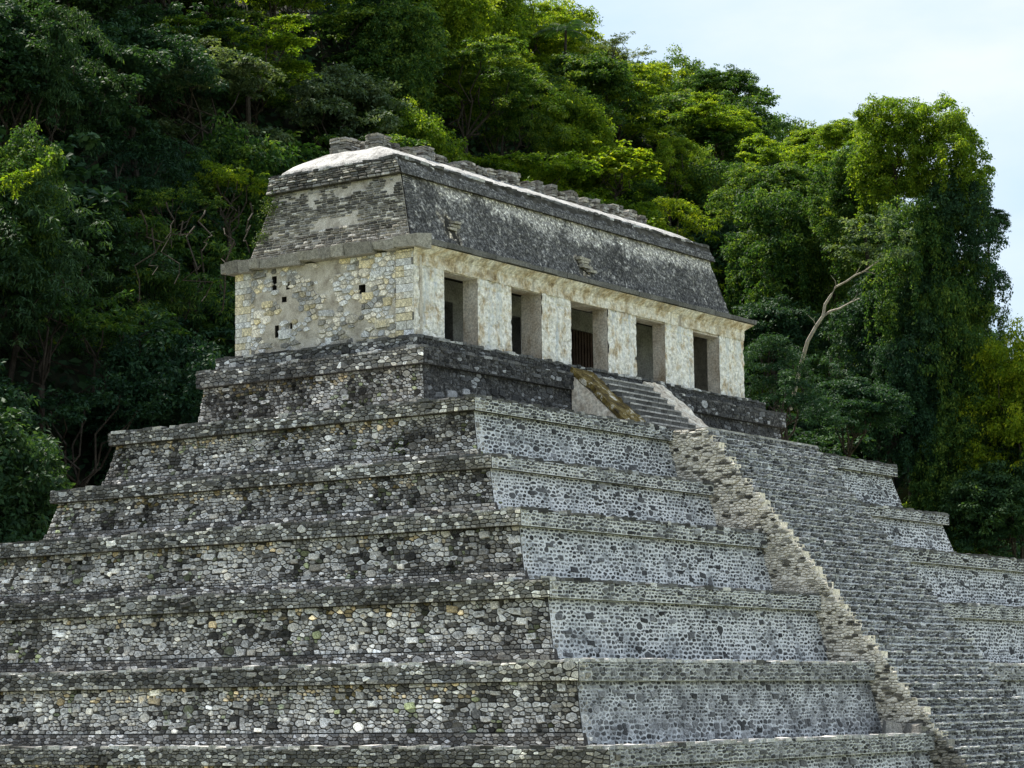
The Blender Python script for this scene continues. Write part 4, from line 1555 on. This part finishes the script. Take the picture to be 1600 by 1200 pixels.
# palm against the sky
def palm(px, py, s, fl, nf, label, mat='leaf_dark', wind=0.0):
    P = atd(px, py, s)
    g = terrain(P[0], P[1])
    r_ = thing('palm_tree', label, 'palm', tuple(P), 'palms on the hill')
    m = MB(); tube(m, wander((0, 0, g - P[2] if P[2] - g < 25 else -14), (0, 0, 0), 6, .02), .16, .11, 7); m.build('trunk', M['bark'], r_)
    for q in range(nf):
        a = 6.28 * q / nf + rng.uniform(-.3, .3); el = rng.uniform(.2, 1.1)
        C, Nn, S_, T_ = [], [], [], []
        pts = []
        for t in np.linspace(0, 1, 26):
            hx = fl * t * math.cos(el * (1 - t * .3)); hz = fl * (math.sin(el) * t - 0.75 * t * t)
            pts.append(np.array([hx * math.cos(a), hx * math.sin(a), hz]))
        V = []; Fq = []
        mbf = MB()
        sd2 = np.array([-math.sin(a), math.cos(a), 0])
        for i_ in range(2, 26):
            for sg in (-1, 1):
                p = pts[i_]; ln = fl * .28 * math.sin(min(1, i_ / 24) * 2.9 + .2)
                tip = p + sd2 * sg * ln * .7 + (pts[i_] - pts[i_ - 1]) * 1.5 + np.array([0, 0, -ln * .55])
                w = (pts[i_] - pts[i_ - 1]) * .35
                mid = (p + tip) / 2 + np.array([0, 0, ln * .08])
                mbf.add([tuple(p), tuple(mid + w), tuple(tip), tuple(mid - w)], [(0, 1, 2), (0, 2, 3)])
        me = mbf.mesh('frond', M[mat])
        at_ = me.attributes.new('tint', 'FLOAT', 'POINT'); at_.data.foreach_set('value', rng.uniform(.2, .8, len(me.vertices)).astype(np.float32))
        link('frond', me, r_)
palm(884, 48, 200, 3.2, 13, 'dark palm standing against the sky at the top of the hill')

# leafy shoot at the left edge
P = atd(30, 305, 92)
sh = thing('leafy_shoot', 'bright upright leafy shoot rising at the left edge against dark foliage', 'plant', tuple(P))
for (ax, ay, bx_, by_) in ((0, 300, 78, 245), (20, 305, 60, 262), (-10, 290, 30, 270)):
    cs_ = [tuple(atd(lerp(ax, bx_, t) + rng.normal() * 2, lerp(ay, by_, t) + rng.normal() * 2, 92 + rng.normal() * .1) - P) for t in np.linspace(0, 1, 16)]
    C, Nn, S_, T_ = clump_leaves(cs_, [.16] * 16, 170, .22, 1, .6, .3)
    o = link('spray', leaf_mesh('spray', C, Nn, S_, T_, .4), sh); o.data.materials[0] = M['leaf_bright']

# hanging aerial roots left of the temple
VL = ['leftmost', 'second from left', 'third from left', 'fourth from left', 'fifth from left', 'fourth from right', 'third from right', 'second from right', 'rightmost']
for k in range(9):
    px_ = 215 + 22 * k + random.uniform(-5, 5); py_ = random.uniform(300, 380)
    a = atd(px_, py_, 96 + random.uniform(-2, 2)); b = atd(px_ + random.uniform(-25, 25), py_ + random.uniform(60, 130), 96)
    o = thing('hanging_vine', 'thin brown vine hanging left of the temple, ' + VL[k] + ' of nine', 'vine', tuple(a), 'vines hanging left of the temple')
    m = MB(); tube(m, wander((0, 0, 0), tuple(b - a), 8, .25), .035, .02, 4); m.build('stem', M['bark'], o)

# undergrowth on the slope: uncountable
n = 90000
xs_ = rng.uniform(-45, 190, n); ys_ = rng.uniform(21.5, 64, n)
C = np.array([(a, b, terrain(a, b) + abs(rng.normal()) * 1.0) for a, b in zip(xs_, ys_)])
Nn = rng.normal(size=(n, 3)) * .5 + np.array([-.2, -.5, .7]); Nn /= np.linalg.norm(Nn, axis=1)[:, None]
me = leaf_mesh('undergrowth', C, Nn, rng.uniform(.35, .8, n), rng.uniform(0, .7, n), .6, .3)
me.materials[0] = M['leaf_dark']
ug = link('undergrowth', me, None, 'stuff')
ug['label'] = 'dark leafy undergrowth covering the jungle slope'; ug['category'] = 'undergrowth'

# weeds on the masonry
def weed(px, py, plane, v, n_, r, label, mat='moss'):
    d = F_ + (px - 800) / FPX * R_ - (py - 600) / FPX * U_
    t = (v - CAM[plane]) / d[plane]; P = CAM + t * d
    C = rng.normal(size=(n_, 3)) * r; C[:, plane] = -abs(C[:, plane]) * .4
    Nn = rng.normal(size=(n_, 3)) * .6 + np.array([-.6, -.3, .6]); Nn /= np.linalg.norm(Nn, axis=1)[:, None]
    me = leaf_mesh('weed', C, Nn, rng.uniform(.05, .12, n_), rng.uniform(.2, 1, n_), .35, -.3)
    me.materials[0] = M[mat]
    o = link('weed', me, None); o.location = P
    o['label'] = label; o['category'] = 'weed'
weed(622, 712, 0, -3.98, 260, .22, 'larger green tuft on the upper left terrace wall near its corner')
weed(572, 718, 0, -3.98, 120, .14, 'smaller green tuft on the upper left terrace wall')
weed(423, 325, 0, .78, 420, .22, 'yellow-green weeds growing under the roof moulding at its back left corner')
weed(410, 372, 0, .55, 260, .2, 'dark weeds trailing down the back edge of the sloping roof')
